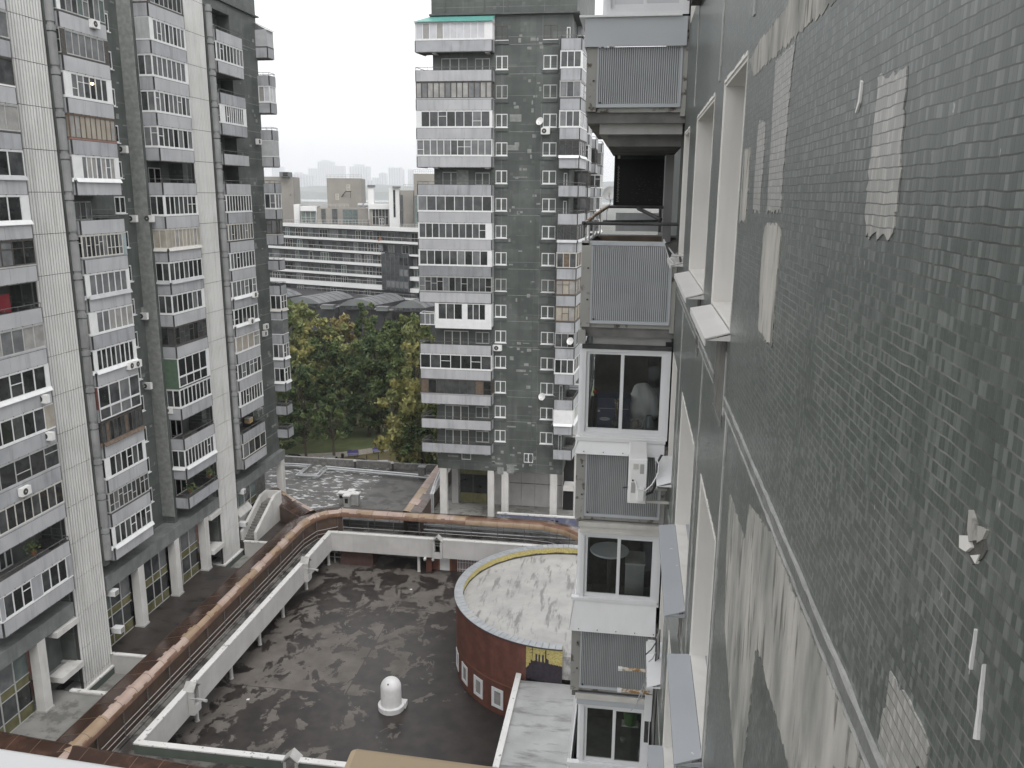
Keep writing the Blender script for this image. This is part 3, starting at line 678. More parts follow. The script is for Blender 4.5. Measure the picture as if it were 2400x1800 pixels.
for i, st in SL.items():
    z = ZC(i); pts = [(-22.2, 89.2), (-22.7, 86.75), (-14.85, 86.75), (-14.85, 88)]
    if st is None:
        b = MB(); b.prism([(-21.0, 88), (-21.0, 86.75), (-14.85, 86.75), (-14.85, 88)], z+.0, z+.18, 'sheet_white')
        A2, d2 = (-21.0, 86.75), Vector((1, 0)); n2 = rightn(d2)
        b.obox(A2, d2, n2, 0, 6.15, 0, .06, z, z+.95, 'sheet_white'); b.obox(A2, d2, n2, 0, .35, -.05, .05, z+.95, z+2.7, 'sheet_white'); b.obox(A2, d2, n2, 3.0, 3.5, -.05, .05, z+.95, z+2.7, 'sheet_white'); b.obox(A2, d2, n2, 5.5, 6.15, -.05, .05, z+.95, z+2.7, 'sheet_white')
        b.box(-14.9, -14.85, 86.75, 88, z, z+2.7, 'sheet_white'); o = b.build('balcony', CT)
        g = MB(); panes(g, A2, d2, n2, .35, 3.0, z+.95, z+2.7, 3, dict(W(3), tr=0), rc); panes(g, A2, d2, n2, 3.5, 5.5, z+.95, z+2.7, 3, dict(W(3), tr=0), rc); g.build('balcony_glazing', o)
        r = MB(); r.prism([(-22.7, 88.9), (-22.7, 86.75), (-21.05, 86.75), (-21.05, 88.9)], z+.3, z+.4, 'sheet_white')
        for x in (-22.7, -22.15, -21.6, -21.1): r.box(x, x+.06, 86.75, 86.81, z+.4, z+1.5, 'frame_white')
        for y in (86.75, 87.8, 88.85): r.box(-22.7, -22.64, y, y+.06, z+.4, z+1.5, 'frame_white')
        r.box(-22.7, -21.05, 86.74, 86.82, z+1.5, z+1.57, 'frame_white'); r.box(-22.71, -22.63, 86.75, 88.9, z+1.5, z+1.57, 'frame_white'); r.box(-22.66, -21.1, 86.77, 86.79, z+.4, z+1.5, 'glass_grey'); r.build('railing', o)
        continue
    o = balcony(CT, pts, z, dict(st, dim=(i == 8)), ph=1.02, rg=rc)
    for x in (-21.0, -15.6):
        bk = MB(); bk.box(x, x+.4, 86.9, 88, z-.16, z-.07, 'pillar'); bk.build('bracket', o)
    if st['t'] == 'o':
        g = 'bright' if i == 1 else 'cur' if i == 5 else 'dark'
        window(CT, A, d, n, -20.3, -17.6, z+.25, z+2.35, 3, 'frame_grey' if i < 6 else 'frame_pale', g, rc, None, -.01); window(CT, A, d, n, -16.8, -15.3, z+1.0, z+2.3, 2, 'frame_grey', g if i < 6 else 'mix', rc, None, -.01)
gr = MB(); z = ZC(0)+2.75; gr.slab([(-22.8, 86.5, z), (-14.75, 86.5, z), (-14.75, 87.95, z+.75), (-21.2, 87.95, z+.75)], (0, 0, .06), 'sheet_green')
gr.slab([(-22.7, 86.65, z-.02), (-21.2, 88.0, z+.7), (-21.2, 88.0, z-.02)], (.05, 0, 0), 'sheet_white'); gr.slab([(-14.85, 86.65, z-.02), (-14.85, 88.0, z+.7), (-14.85, 88.0, z-.02)], (.05, 0, 0), 'sheet_white'); gr.build('canopy', CT)
# right stack on the corner
SR = {0: O(), 1: W(1,'mix',sol=(.8,0)), 2: P(2,'grey',f='frame_grey'), 3: W(2,'mix'), 4: D(4,'dark',flash='sheet_white'), 5: O(), 6: O(), 7: D(3,'dark',flash='sheet_grey'), 8: P(3,'wood',f='frame_pale'), 9: P(3,'beige',f='frame_brown'),
      10: P(3,'beige',f='frame_brown'), 11: G(1,'dark',sol=(1.2,.25),solm='panel_dark'), 12: W(3,'dark',sol=(.1,.1)), 13: O(), 14: W(1,'bright',sol=(1.2,.7),flash='sheet_white',side='sheet_white'), 15: O()}
for i, st in SR.items():
    balcony(CT, [(-8.0, 88), (-8.0, 86.6), (-5.95, 86.6), (-5.55, 91.5), (-7.0, 91.5)], ZC(i)-.05, st, ph=1.05, rg=rc)
    if st['t'] == 'o': window(CT, A, d, n, -7.85+.3, -7.2, ZC(i)+.2, ZC(i)+2.3, 1, 'frame_white', 'cur', rc, None, -.01)
# stacks on the side that faces right
for y0, y1, x in ((94.5, 99.5, -5.45), (102.5, 107.5, -5.1), (111, 117, -4.75)):
    for i in range(-1, 15):
        st = rc.choice((W(3,'mix'), G(4,'mix'), O(), D(3,'dark'), W(4,'grey',flash='sheet_white')))
        balcony(CT, [(-7.0, y0), (x, y0), (x, y1), (-7.0, y1)], ZC(i)-.1, st, rg=rc)
for z in (14.6, 19.6, 22.4):
    lb = MB(); lb.box(-7.0, -5.2, 90.2, 91.4, z, z+.35, 'pillar'); lb.box(-5.5, -5.2, 90.2, 91.4, z+.35, z+1.3, 'pillar'); lb.build('landing_beam', CT)
lb = MB(); lb.box(-7.0, -5.6, 89.4, 91.6, -32.9, -32.5, 'pillar'); lb.box(-5.75, -5.45, 89.3, 89.6, -36.2, -28.5, 'pillar'); lb.box(-7.2, -6.0, 92.0, 92.2, -36.2, -29, 'dark_void'); lb.build('landing_beam', CT)
# ================================================================ THE NEAR BLOCK (facade beside the camera, faces -X)
NB = thing('apartment_block', (4, 6, -42), 'near grey tiled apartment block filling the right side, with cream window reveals', 'apartment building')
XW = .56
OPEN = [(4.88, 6.10), (6.85, 8.80), (10.0, 11.05)]
LEV = [-3, -2, -1, 0, 1]
H0, H1 = -.76, .74
w = MB()
ys = [-5] + [v for o in OPEN for v in o] + [11.2]
for a, c in zip(ys[0::2], ys[1::2]): w.box(XW, XW+.34, a, c, -42, 22, 'facade_tile')
for a, c in OPEN:
    zz = -42
    for j in LEV:
        w.box(XW, XW+.34, a, c, zz, H0+2.8*j, 'facade_tile'); zz = H1+2.8*j
    w.box(XW, XW+.34, a, c, zz, 22, 'facade_tile')
w.box(XW+.34, 13, -5, 11.2, -42, 22, 'tower_tile')
w.box(XW+.25, 13, 11.2, 32, -42, 22, 'tile_dark')
w.build('wall', NB)
rn = random.Random(3)
for j in LEV:
    z0, z1 = H0+2.8*j, H1+2.8*j
    for q, (a, c) in enumerate(OPEN):
        r = MB(); x1 = XW+.33
        r.box(XW+.004, x1, a, a+.025, z0, z1, 'reveal'); r.box(XW+.004, x1, c-.025, c, z0, z1, 'reveal')
        r.box(XW+.004, x1, a+.025, c-.025, z1-.025, z1, 'reveal'); r.box(XW+.004, x1, a+.025, c-.025, z0, z0+.02, 'reveal')
        # ragged plaster edge on the wall face
        for (e, sgn) in ((a, -1), (c, 1)):
            z = z0
            while z < z1:
                h = rn.uniform(.04, .16); r.box(XW-.004, XW+.01, e-.004 if sgn > 0 else e-rn.uniform(.008, .022), e+rn.uniform(.008, .022) if sgn > 0 else e+.004, z, min(z+h, z1), 'reveal'); z += h
        y = a
        while y < c:
            h = rn.uniform(.04, .16); r.box(XW-.006, XW+.01, y, min(y+h, c), z1-.004, z1+rn.uniform(.01, .025), 'reveal'); y += h
        r.build('window_reveal', NB)
        f = MB(); xf = XW+.23
        f.box(xf, xf+.06, a+.03, a+.10, z0+.025, z1-.03, 'upvc'); f.box(xf, xf+.06, c-.10, c-.03, z0+.025, z1-.03, 'upvc')
        f.box(xf, xf+.06, a+.1, c-.1, z1-.10, z1-.03, 'upvc'); f.box(xf, xf+.06, a+.1, c-.1, z0+.025, z0+.10, 'upvc')
        m = (a+c)/2; f.box(xf-.005, xf+.06, m-.05, m+.05, z0+.1, z1-.1, 'upvc')
        fo = f.build('window', NB, bevel=.004)
        g = MB(); g.box(xf+.025, xf+.035, a+.08, c-.08, z0+.08, z1-.08, 'glass_mid'); g.build('pane', fo)
        if j > 0: continue
        s = MB(); low = j < 0
        sm = 'sill_blue' if (low and q < 2) else ('sheet_white' if low else 'sill_cream')
        out = .175 if low else .145
        ya, yb = a-.06, c+.07
        zi, zo = (z0+.13, z0+.03) if (low and q == 2) else (z0+.035, z0-.05)
        s.slab([(XW+.22, a+.03, zi), (XW-out, ya, zo), (XW-out, yb, zo), (XW+.22, c-.03, zi)], (0, 0, .008), sm)
        s.slab([(XW-out, ya, zo), (XW-out, yb, zo), (XW-out, yb, zo-.035), (XW-out, ya, zo-.035)], (.006, 0, 0), sm)
        s.slab([(XW-out+.008, ya+.01, zo-.006), (XW-.0, ya+.01, zo-.006), (XW-.0, ya+.01, zo+.03)], (0, .006, 0), sm)
        s.build('window_sill', NB)
# cement strips under the sills, left where the tiles came off
cm = MB()
for (a, c, z0, z1) in ((4.98, 5.52, -1.34, -.80), (7.05, 7.35, -1.30, -.80), (5.0, 5.4, -4.15, -3.6), (7.0, 7.4, -4.1, -3.6)):
    cm.box(XW-.006, XW+.01, a, c, z0, z1, 'cement')
    cm.box(XW-.004, XW+.01, a-.05, a, z0+.05, z1-.1, 'mortar'); cm.box(XW-.010, XW+.01, a, c, z0-.03, z0, 'mortar_dark')
def strip(mb, p0, p1, wd, m, th=.008, steps=None, jag=.35):
    """ragged ridge of mortar along the wall from (y,z) to (y,z)"""
    L = math.hypot(p1[0]-p0[0], p1[1]-p0[1]); k = steps or max(3, int(L/.07)); top = []; bot = []
    ny, nz = -(p1[1]-p0[1])/L, (p1[0]-p0[0])/L
    for i in range(k+1):
        t = i/k; y = p0[0]+(p1[0]-p0[0])*t; z = p0[1]+(p1[1]-p0[1])*t
        a = wd*.5*(1+rn.uniform(-jag, jag)); b = wd*.5*(1+rn.uniform(-jag, jag))
        top.append((y+ny*a, z+nz*a)); bot.append((y-ny*b, z-nz*b))
    for i in range(k):
        q = [bot[i], bot[i+1], top[i+1], top[i]]
        mb.slab([(XW-th, y, z) for y, z in q], (th+.004, 0, 0), m)
for k in (-3, -2, -1, 0):
    z = -1.2+2.8*k
    for a, c in ((.9, 4.95), (5.6, 11.2)):
        strip(cm, (a, z), (c, z), .046, 'mortar_dark', .003); strip(cm, (a, z+.036), (c, z+.036), .013, 'mortar', .008, None, .7); strip(cm, (a, z-.034), (c, z-.034), .011, 'mortar', .006, None, .7)
for y in (4.72, 6.48, 9.35): 
    for z0, z1 in ((-7.6, -6.4), (-6.4+.2, -4.05), (-3.98, -1.24)):
        if rn.random() < .8: strip(cm, (y, z0), (y, z1), .05, 'mortar', .008)
    strip(cm, (y, .9), (y, 3.2), .06, 'mortar', .008)
strip(cm, (6.5, .80), (6.5, 3), .05, 'mortar', .01)
cm.build('joint_mortar', NB)
# patches of repair plaster and bleached tiles, outlines read off the wall
def poly_wall(pts, m, th, jag=.012, name='wall_patch'):
    p = [atX(x, y, XW) for x, y in pts]; q = []
    for a, b in zip(p, p[1:]+p[:1]):
        L = (b-a).length; k = max(1, int(L/.022))
        for i in range(k):
            v = a.lerp(b, i/k); q.append((v.y+rn.uniform(-jag, jag)*.9, v.z+rn.uniform(-jag, jag)))
    mb = MB(); mb.slab([(XW-th, y, z) for y, z in q], (th+.003, 0, 0), m); return mb.build(name, NB)
c4 = lambda L: [(1600+x*.5424, y*.5424) for x, y in L]; c5 = lambda L: [(1600+x*.5424, 900+y*.5424) for x, y in L]
poly_wall(c4([(405,262),(488,190),(470,350),(440,700),(425,912),(365,918),(385,600)]), 'patch_tile', .003)
poly_wall(c4([(330,530),(360,528),(350,720),(335,914),(305,914),(318,700)]), 'patch_tile', .003)
poly_wall(c4([(268,648),(294,640),(285,820),(274,955),(247,955)]), 'plaster_patch', .004)
poly_wall(c4([(357,970),(430,978),(405,1250),(388,1500),(330,1430),(340,1180)]), 'plaster_patch', .004)
poly_wall(c4([(850,335),(968,312),(960,500),(940,800),(912,1028),(792,1018),(800,850)]), 'patch_tile', .003)
poly_wall(c4([(290,262),(340,170),(430,60),(480,-20),(690,-20),(565,88),(410,235),(310,330)]), 'plaster_patch', .002)
poly_wall(c5([(207,472),(270,680),(292,525),(385,640),(480,900),(590,1150),(690,1400),(790,1659),(470,1680),(420,1480),(330,1150),(318,1140),(262,1680),(228,1680),(185,1050),(192,700)]), 'plaster_patch', .004)
poly_wall(c5([(905,1262),(1030,1452),(1070,1545),(1050,1680),(880,1680),(850,1540)]), 'patch_tile', .003)
for a in ([(1272,1062),(1278,1066),(1256,1230),(1248,1228)], [(1308,1215),(1314,1217),(1282,1530),(1270,1530)]): poly_wall(c5(a), 'cap_white', .005, .003)
poly_wall(c4([(776,350),(783,352),(772,440),(757,492),(752,488),(765,430)]), 'cap_white', .005, .003)
# broken spot with brick showing
poly_wall(c5([(1245,545),(1262,600),(1300,640),(1325,720),(1300,765),(1265,775),(1215,700),(1230,640)]), 'cement', .003, .006)
for a, m in (([(1255,560),(1285,600),(1290,660),(1262,690),(1250,630)], 'plaster_patch'), ([(1215,650),(1250,665),(1262,720),(1245,745),(1215,700)], 'reveal'), ([(1290,600),(1320,640),(1312,690),(1288,680)], 'plaster_patch'), ([(1262,735),(1290,745),(1285,775),(1262,772)], 'reveal')):
    poly_wall(c5(a), m, rn.uniform(.004, .009), .007)

# ---------------------------------------------------------------- its balcony stack, seen end on
YB, YE = 11.2, 14.5
def corr(mb, x0, x1, y, z0, z1, m, pitch=.0265, amp=.013):
    k = int((x1-x0)/pitch); pr = []
    for i in range(k):
        x = x0+i*pitch; pr += [(x, 0), (x+pitch*.35, 0), (x+pitch*.5, amp), (x+pitch*.85, amp)]
    pr.append((x0+k*pitch, 0))
    for (a, ha), (b, hb) in zip(pr, pr[1:]): mb.face([(a, y-ha, z0), (b, y-hb, z0), (b, y-hb, z1), (a, y-ha, z1)], 'corr_groove' if ha == hb == 0 else m)
    mb.box(x0, x0+k*pitch, y+.004, y+.014, z0, z1, m)
    return x0+k*pitch
def near_balcony(zb, top, kind, cm_):
    b = MB()
    b.box(-.68, XW+.2, YB+.06, YE, zb-.20, zb-.04, 'slab_dark'); b.box(-.52, XW-.02, YB+.14, YE, zb-.33, zb-.2, 'concrete')
    b.box(-.70, -.57, YB-.02, YB+.12, zb-.06, zb+1.06, 'rusty_concrete'); b.box(.495, XW-.005, YB, YB+.12, zb-.12, zb+1.06, 'rusty_concrete')
    b.box(-.57, .495, YB+.02, YB+.10, zb-.07, zb-.005, 'rusty_concrete')
    xe = corr(b, -.545, .475, YB, zb+.03, top, cm_)
    b.box(-.575, -.545, YB-.014, YB+.01, zb, top, 'zinc'); b.box(xe, xe+.03, YB-.014, YB+.01, zb, top, 'zinc'); b.box(-.565, xe+.02, YB-.02, YB+.015, zb-.012, zb+.03, 'zinc')
    b.box(-.70, -.66, YB+.12, YE, zb-.03, top+.02, cm_); b.box(-.705, -.655, YB+.12, YE, zb-.1, zb-.03, 'rusty_concrete')
    b.box(-.68, XW+.2, YE-.05, YE, zb-.04, top, 'panel_b')
    for x, z in ((-.53, zb+.035), (-.62, zb+.3), (-.62, zb+.72)): b.box(x, x+.025, YB-.03, YB-.014, z, z+.02, 'dark_metal')
    return b.build('balcony', NB)
def flash(o, z0, z1, ztop, m, out=.07):
    f = MB(); y0 = YB-.015
    f.slab([(-.68, y0, z1), (XW-.05, y0, z1), (XW-.05, y0-out, z0), (-.74, y0-out, z0)], (0, .012, 0), m)
    f.slab([(-.68, y0, z1), (-.74, y0-out, z0), (-.79, YE, z0), (-.71, YE, z1)], (.012, 0, 0), m)
    f.box(-.72, XW-.04, y0-.02, YB+.06, z1, ztop, m)
    for i in range(5): f.box(-.6+i*.27, -.588+i*.27, y0-out-.004, y0-out+.01, z0+.03, z0+.042, 'dark_metal')
    f.build('flashing', o)
def slider(o, z0, z1, xl=-.60, xr=.46, ins=.0, opaque=None, mid=-.11):
    """white sliding window of two sashes across the end of a balcony, and one along its long side"""
    f = MB(); y = YB+.03; t = .06
    f.box(xl-.06, xl, y-.03, y+.06, z0, z1, 'upvc'); f.box(xr, xr+.08, y-.03, y+.06, z0, z1, 'upvc')
    f.box(xl, xr, y-.03, y+.06, z1-.05, z1, 'upvc'); f.box(xl, xr, y-.03, y+.06, z0, z0+.05, 'upvc')
    for a, c, yy in ((xl, mid+.03, y+.0), (mid-.02, xr, y-.02)):
        f.box(a, a+.045, yy, yy+.03, z0+.05, z1-.05, 'upvc'); f.box(c-.045, c, yy, yy+.03, z0+.05, z1-.05, 'upvc')
        f.box(a+.045, c-.045, yy, yy+.03, z0+.05, z0+.105, 'upvc'); f.box(a+.045, c-.045, yy, yy+.03, z1-.09, z1-.05, 'upvc')
    f.box(xl-.06, xr+.08, y-.05, y-.03, z0-.03, z0+.01, 'upvc_white')
    f.box(xl-.10, xl-.04, YB+.09, YE, z0, z0+.08, 'upvc'); f.box(xl-.10, xl-.04, YB+.09, YE, z1-.08, z1, 'upvc')
    for yy in (YB+.09, YB+1.1, YB+2.2, YE-.06): f.box(xl-.10, xl-.04, yy, yy+.06, z0+.08, z1-.08, 'upvc')
    f.box(XW-.1, XW, y+.03, y+.05, z0-.1, z1+.1, 'dark_void')
    fo = f.build('balcony_glazing', o)
    g = MB(); gm = opaque or 'clear_glass'
    g.box(xl+.04, mid-.0, y+.012, y+.018, z0+.09, z1-.08, gm); g.box(mid+.02, xr-.04, y-.008, y-.002, z0+.09, z1-.08, gm)
    g.box(xl-.075, xl-.065, YB+.15, YE-.06, z0+.08, z1-.08, gm); g.build('pane', fo)
    return fo
def room(o, z0, z1):
    r = MB(); r.box(-.55, XW+.2, YB+.3, YE-.1, z0, z0+.02, 'slab_dark'); r.box(XW+.12, XW+.24, YB+.1, YE, z0, z1, 'tile_dark'); r.box(-.62, XW+.2, YE-.12, YE-.06, z0, z1, 'frame_dark')
    r.build('balcony_inside', o)
# the level above: grey flashing, white window over it
b0 = near_balcony(1.09, 1.80, 'g', 'corrugated')
f = MB(); f.box(-.715, XW-.03, YB-.06, YB-.045, 1.80, 2.14, 'zinc'); f.box(-.73, -.715, YB-.06, YE, 1.80, 2.14, 'zinc'); f.box(-.80, XW-.1, YB-.10, YB+.1, 2.14, 2.165, 'sheet_white'); f.box(-.80, -.7, YB+.1, YE, 2.14, 2.165, 'sheet_white'); f.build('flashing', b0)
slider(b0, 2.20, 3.55, xl=-.42, opaque='glass_bright', mid=.0)  # opaque pale panes carry the sky's reflection in their colour
# this level: open, with a broken pipe rail
b1 = near_balcony(-1.69, -.665, 'o', 'corrugated')
r = MB(); zr = -.375
r.box(-.60, .40, YB-.01, YB+.09, -.66, -.605, 'zinc'); r.box(-.70, -.60, YB-.02, YB+.1, -.66, -.605, 'rusty_concrete')
for x in (-.42, .15): r.box(x, x+.07, YB-.025, YB-.01, -.645, -.615, 'zinc')
r.tube([(-.66, YB, zr), (XW-.02, YB, zr)], .022, 'dark_metal', 8); r.tube([(-.70, YB, zr), (-.63, YB+.04, zr)], .026, 'dark_metal', 8)
r.tube([(-.66, YB, zr), (-.60, YB+1.1, -.30), (-.47, YE-.4, -.20)], .026, 'rust', 8); r.tube([(-.47, YE-.4, -.20), (.44, YE-.5, -.20)], .024, 'dark_metal', 8)
r.tube([(-.55, YE-.3, -.44), (.40, YE-.3, -.42)], .02, 'dark_metal', 6); r.tube([(.02, YE-.5, -.22), (.36, YB+1.6, -.36)], .028, 'dark_metal', 6); r.tube([(.38, YE-.5, -.2), (.38, YE-.5, -.60)], .022, 'dark_metal', 6)
for y in (.02, .5, 1.1, 1.7, 2.3): r.box(-.665+.04*y, -.645+.04*y, YB+y, YB+y+.03, -.62, zr+.07*y, 'rusty_concrete')
r.build('railing', b1)
room(b1, -1.66, -.7)
lp = MB(); lp.box(-.66, -.64, YB+.1, YE, -1.6, -.66, 'frame_dark'); lp.box(-.60, .5, YE-.2, YE-.18, -1.6, -.68, 'frame_brown'); lp.box(-.34, .42, YE-.24, YE-.21, -.60, -.30, 'corr_dim'); lp.build('balcony_inside', b1)
nt_ = MB(); ys_ = YE-.3   # dark net hung across the far end of the open level
nt_.box(-.365, .42, ys_, ys_+.02, -.19, .56, 'net'); nt_.box(-.365, .42, ys_+.02, ys_+.03, .56, .80, 'glass_mid'); nt_.box(-.39, -.36, ys_-.02, ys_+.03, -.2, .84, 'net'); nt_.box(-.39, .44, ys_-.02, ys_+.03, .76, .80, 'dark_metal'); nt_.box(-.34, -.30, ys_-.004, ys_+.0, .57, .75, 'glass_beige')
for i in range(30):
    z = -.12+i*.0195
    nt_.box(-.338+.008*(i % 2), -.300-.006*(i % 3), ys_-.006, ys_-.001, z, z+.006, 'net_light')
for _ in range(70):
    x, z = rn.uniform(-.1, .38), rn.uniform(-.17, .3); nt_.box(x, x+rn.uniform(.012, .03), ys_-.005, ys_-.001, z, z+.004, 'frame_dark')
nt_.build('end_screen', b1)
cl = MB(); cl.box(-.42, XW, YB+.35, YE, .62, .80, 'slab_dark'); cl.box(-.05, .16, ys_-.2, ys_-.12, .735, .755, 'foil'); cl.box(.43, XW, YE-.6, YE-.3, -.9, .8, 'concrete_grey'); cl.box(XW-.02, XW+.3, YB+.3, YB+.32, -.9, .9, 'tile_dark'); cl.build('ceiling_beam', b1)
# the levels below: white sliding windows
b2 = near_balcony(-4.46, -3.50, 'w', 'corr_dim'); flash(b2, -3.53, -3.35, -3.30, 'upvc_white'); slider(b2, -3.28, -2.04); room(b2, -4.4, -2.0)
b3 = near_balcony(-7.20, -6.22, 'w', 'corr_dim'); flash(b3, -6.23, -5.78, -5.74, 'upvc_white', .10); slider(b3, -5.78, -4.72, xl=-.55, mid=-.06); room(b3, -7.1, -4.7)
b4 = near_balcony(-10.0, -9.0, 'w', 'corr_dim'); flash(b4, -9.0, -8.56, -8.5, 'upvc_white', .10); slider(b4, -8.52, -7.48, xl=-.48, xr=.42, mid=-.03); room(b4, -9.9, -7.4)
hd = MB(); hd.box(-.62, XW-.06, YB-.03, YB+.05, -4.72, -4.56, 'frame_pale'); hd.box(-.64, XW-.05, YB-.05, YB-.03, -4.62, -4.555, 'frame_pale'); hd.build('head_board', b3)
hd = MB(); hd.box(-.60, XW-.08, YB-.03, YB+.05, -7.48, -7.32, 'zinc'); hd.box(-.62, XW-.08, YB-.05, YB-.03, -7.38, -7.29, 'frame_pale'); hd.build('head_board', b4)
hd = MB(); hd.box(-.66, XW-.02, YB-.02, YB+.04, -2.05, -1.99, 'dark_metal'); hd.box(-.72, -.62, YB-.04, YB+.06, -1.98, -1.80, 'concrete'); hd.build('head_board', b2)

# ---------------------------------------------------------------- loose things on and in these balconies
b = MB(); b.box(-.44, .02, YB+.25, YB+.65, -3.22, -2.83, 'cloth_blue'); b.box(-.45, .03, YB+.24, YB+.66, -2.83, -2.80, 'cloth_blue'); b.box(-.43, .0, YB+.245, YB+.25, -2.95, -2.945, 'cloth_white'); b.box(-.43, -.4, YB+.245, YB+.25, -3.0, -2.97, 'cloth_white')
bo = b.build('storage_box', bevel=.01); tag(bo, 'dark blue storage box behind the left sash of the white glazed balcony', 'box')
e = MB(); e.v = []; k = 28
e.slab([(-.33+.075*math.cos(2*math.pi*i/k), YB+.246, -3.10+.024*math.sin(2*math.pi*i/k)) for i in range(k)], (0, .003, 0), 'cloth_white')
lg = e.build('logo', bo)
def text(s, size, M, m, parent, ext=.001):
    cu = bpy.data.curves.new('lettering', 'FONT'); cu.body = s; cu.size = size; cu.extrude = ext; cu.align_x = 'CENTER'; cu.align_y = 'CENTER'
    o = bpy.data.objects.new('tmp', cu); COL.objects.link(o); bpy.context.view_layer.update()
    me = bpy.data.meshes.new_from_object(o.evaluated_get(bpy.context.evaluated_depsgraph_get())); bpy.data.objects.remove(o)
    me.materials.clear(); me.materials.append(MATS[m]); me.transform(M)
    q = bpy.data.objects.new('lettering', me); COL.objects.link(q); q.parent = parent; return q
wpos = Vector((-.33, YB+.243, -3.10)) - bo.location
text('SAMSUNG', .030, Matrix.Translation(wpos) @ Matrix.Rotation(R(90), 4, 'X'), 'cloth_blue', lg)
def blob(c, rx, ry, rz, m, seed, amp=.25, sub=3):
    bm = bmesh.new(); bmesh.ops.create_icosphere(bm, subdivisions=sub, radius=1)
    q = random.Random(seed); ph = [q.uniform(0, 6.28) for _ in range(9)]
    for v in bm.verts:
        c_ = v.co; d = 1+amp*(math.sin(3.1*c_.x+ph[0])*math.sin(2.7*c_.y+ph[1])+.5*math.sin(6.3*c_.z+ph[2]+2*c_.x)+.3*math.sin(9*c_.x+5*c_.z+ph[3]))
        v.co = Vector((c_.x*rx*d, c_.y*ry*d, c_.z*rz*d))
    me = bpy.data.meshes.new('m'); bm.to_mesh(me); bm.free(); me.materials.append(MATS[m])
    for p in me.polygons: p.use_smooth = True
    o = bpy.data.objects.new('m', me); COL.objects.link(o); o.location = c; return o
o = blob((.19, YB+.62, -2.98), .25, .28, .30, 'cloth_white', 4, .10, 4); o.name = 'cloth_heap'; tag(o, 'crumpled off-white sheets heaped behind the right sash of the white glazed balcony', 'sheets')
v = MB(); v.lathe((-.17, YB+.17), [(.02,-3.23),(.05,-3.22),(.07,-3.16),(.06,-3.10),(.03,-3.07),(.035,-3.05)], 'glass_mid', 16)
vo = v.build('vase', smooth=True); tag(vo, 'small dark vase of dried orange berries in front of the blue box', 'vase')
v = MB()
for i in range(9):
    a = rn.uniform(0, 6.28); h = rn.uniform(.1, .30); dx = .05*math.cos(a)*h*3; v.tube([(-.17, YB+.17, -3.06), (-.17+dx*.4, YB+.17, -3.06+h*.6), (-.17+dx*.7, YB+.17, -3.06+h)], .003, 'wood', 4)
    for t in range(5): x, z = -.17+dx*(.3+.1*t), -3.06+h*(.4+.13*t); v.box(x-.008, x+.008, YB+.16, YB+.175, z, z+.014, 'rust')
v.build('stems', vo)
v = MB(); v.lathe((.10, YB+.15), [(.03,-3.22),(.05,-3.20),(.055,-3.12),(.04,-3.08),(.05,-3.06)], 'frame_brown', 16); v.tube([(.15, YB+.15, -3.09), (.185, YB+.15, -3.12), (.17, YB+.15, -3.17), (.145, YB+.15, -3.17)], .007, 'frame_brown', 5)
tag(v.build('jug', smooth=True), 'brown clay jug beside the vase behind the glass', 'jug')
v = MB(); v.lathe((.29, YB+.16), [(.05,-3.22),(.075,-3.2),(.08,-3.08),(.05,-3.04),(.045,-3.0)], 'glass_grey', 16); tag(v.build('jar', smooth=True), 'large grey glass jar at the right edge of the white glazed balcony', 'jar')
v = MB(); v.box(.16, .27, YB+.09, YB+.13, -3.235, -3.20, 'cloth_white'); tag(v.build('carton'), 'small white carton lying on the balcony sill beside the jar', 'carton')
o = blob((-.47, YB+.3, -2.72), .04, .04, .035, 'lamp_red', 9, .1, 2); o.name = 'lantern'; tag(o, 'small red lantern on top of the blue box at its left end', 'lantern')
# floor below: round table and stool
v = MB(); v.lathe((-.20, YB+.75), [(.0,-5.30),(.29,-5.30),(.30,-5.315),(.29,-5.33),(0,-5.33)], 'frame_white', 32); to = v.build('table_top', None, True)
tt = thing('round_table', (-.20, YB+.75, -7.1), 'round cream table standing behind the sliding window two floors down', 'table'); to.location = to.location-tt.location; to.parent = tt
v = MB(); v.tube([(-.20, YB+.75, -7.08), (-.20, YB+.75, -5.33)], .03, 'frame_dark', 8); v.build('leg', tt)
v = MB(); v.box(.05, .33, YB+.5, YB+.95, -5.9, -5.42, 'frame_grey'); v.box(.04, .34, YB+.49, YB+.96, -5.42, -5.39, 'frame_pale'); tag(v.build('cabinet', bevel=.01), 'pale low cabinet to the right of the round cream table', 'cabinet')
# two floors further down: bucket and ball
bk = MB(); bk.lathe((.22, YB+.5), [(.0,-8.1),(.085,-8.1),(.115,-7.86),(.12,-7.85),(.105,-7.86),(.08,-8.08),(0,-8.08)], 'bucket_green', 20); bo2 = bk.build('bucket', smooth=True); tag(bo2, 'green bucket hanging inside the lowest white window of the near balconies', 'bucket')
bk = MB(); bk.tube([(.11, YB+.5, -7.86), (.16, YB+.5, -7.74), (.22, YB+.5, -7.70), (.28, YB+.5, -7.74), (.33, YB+.5, -7.86)], .004, 'chrome', 4); bk.build('handle', bo2)
sh = MB(); sh.box(.09, .35, YB+.45, YB+.6, -8.13, -8.105, 'frame_pale'); tag(sh.build('shelf_board'), 'narrow board under the green bucket behind the lowest window', 'board')
o = blob((.12, YB+.3, -8.25), .055, .055, .05, 'glass_grey', 2, .02, 2); o.name = 'ball'; tag(o, 'small grey ball on the sill of the lowest near balcony window', 'ball')

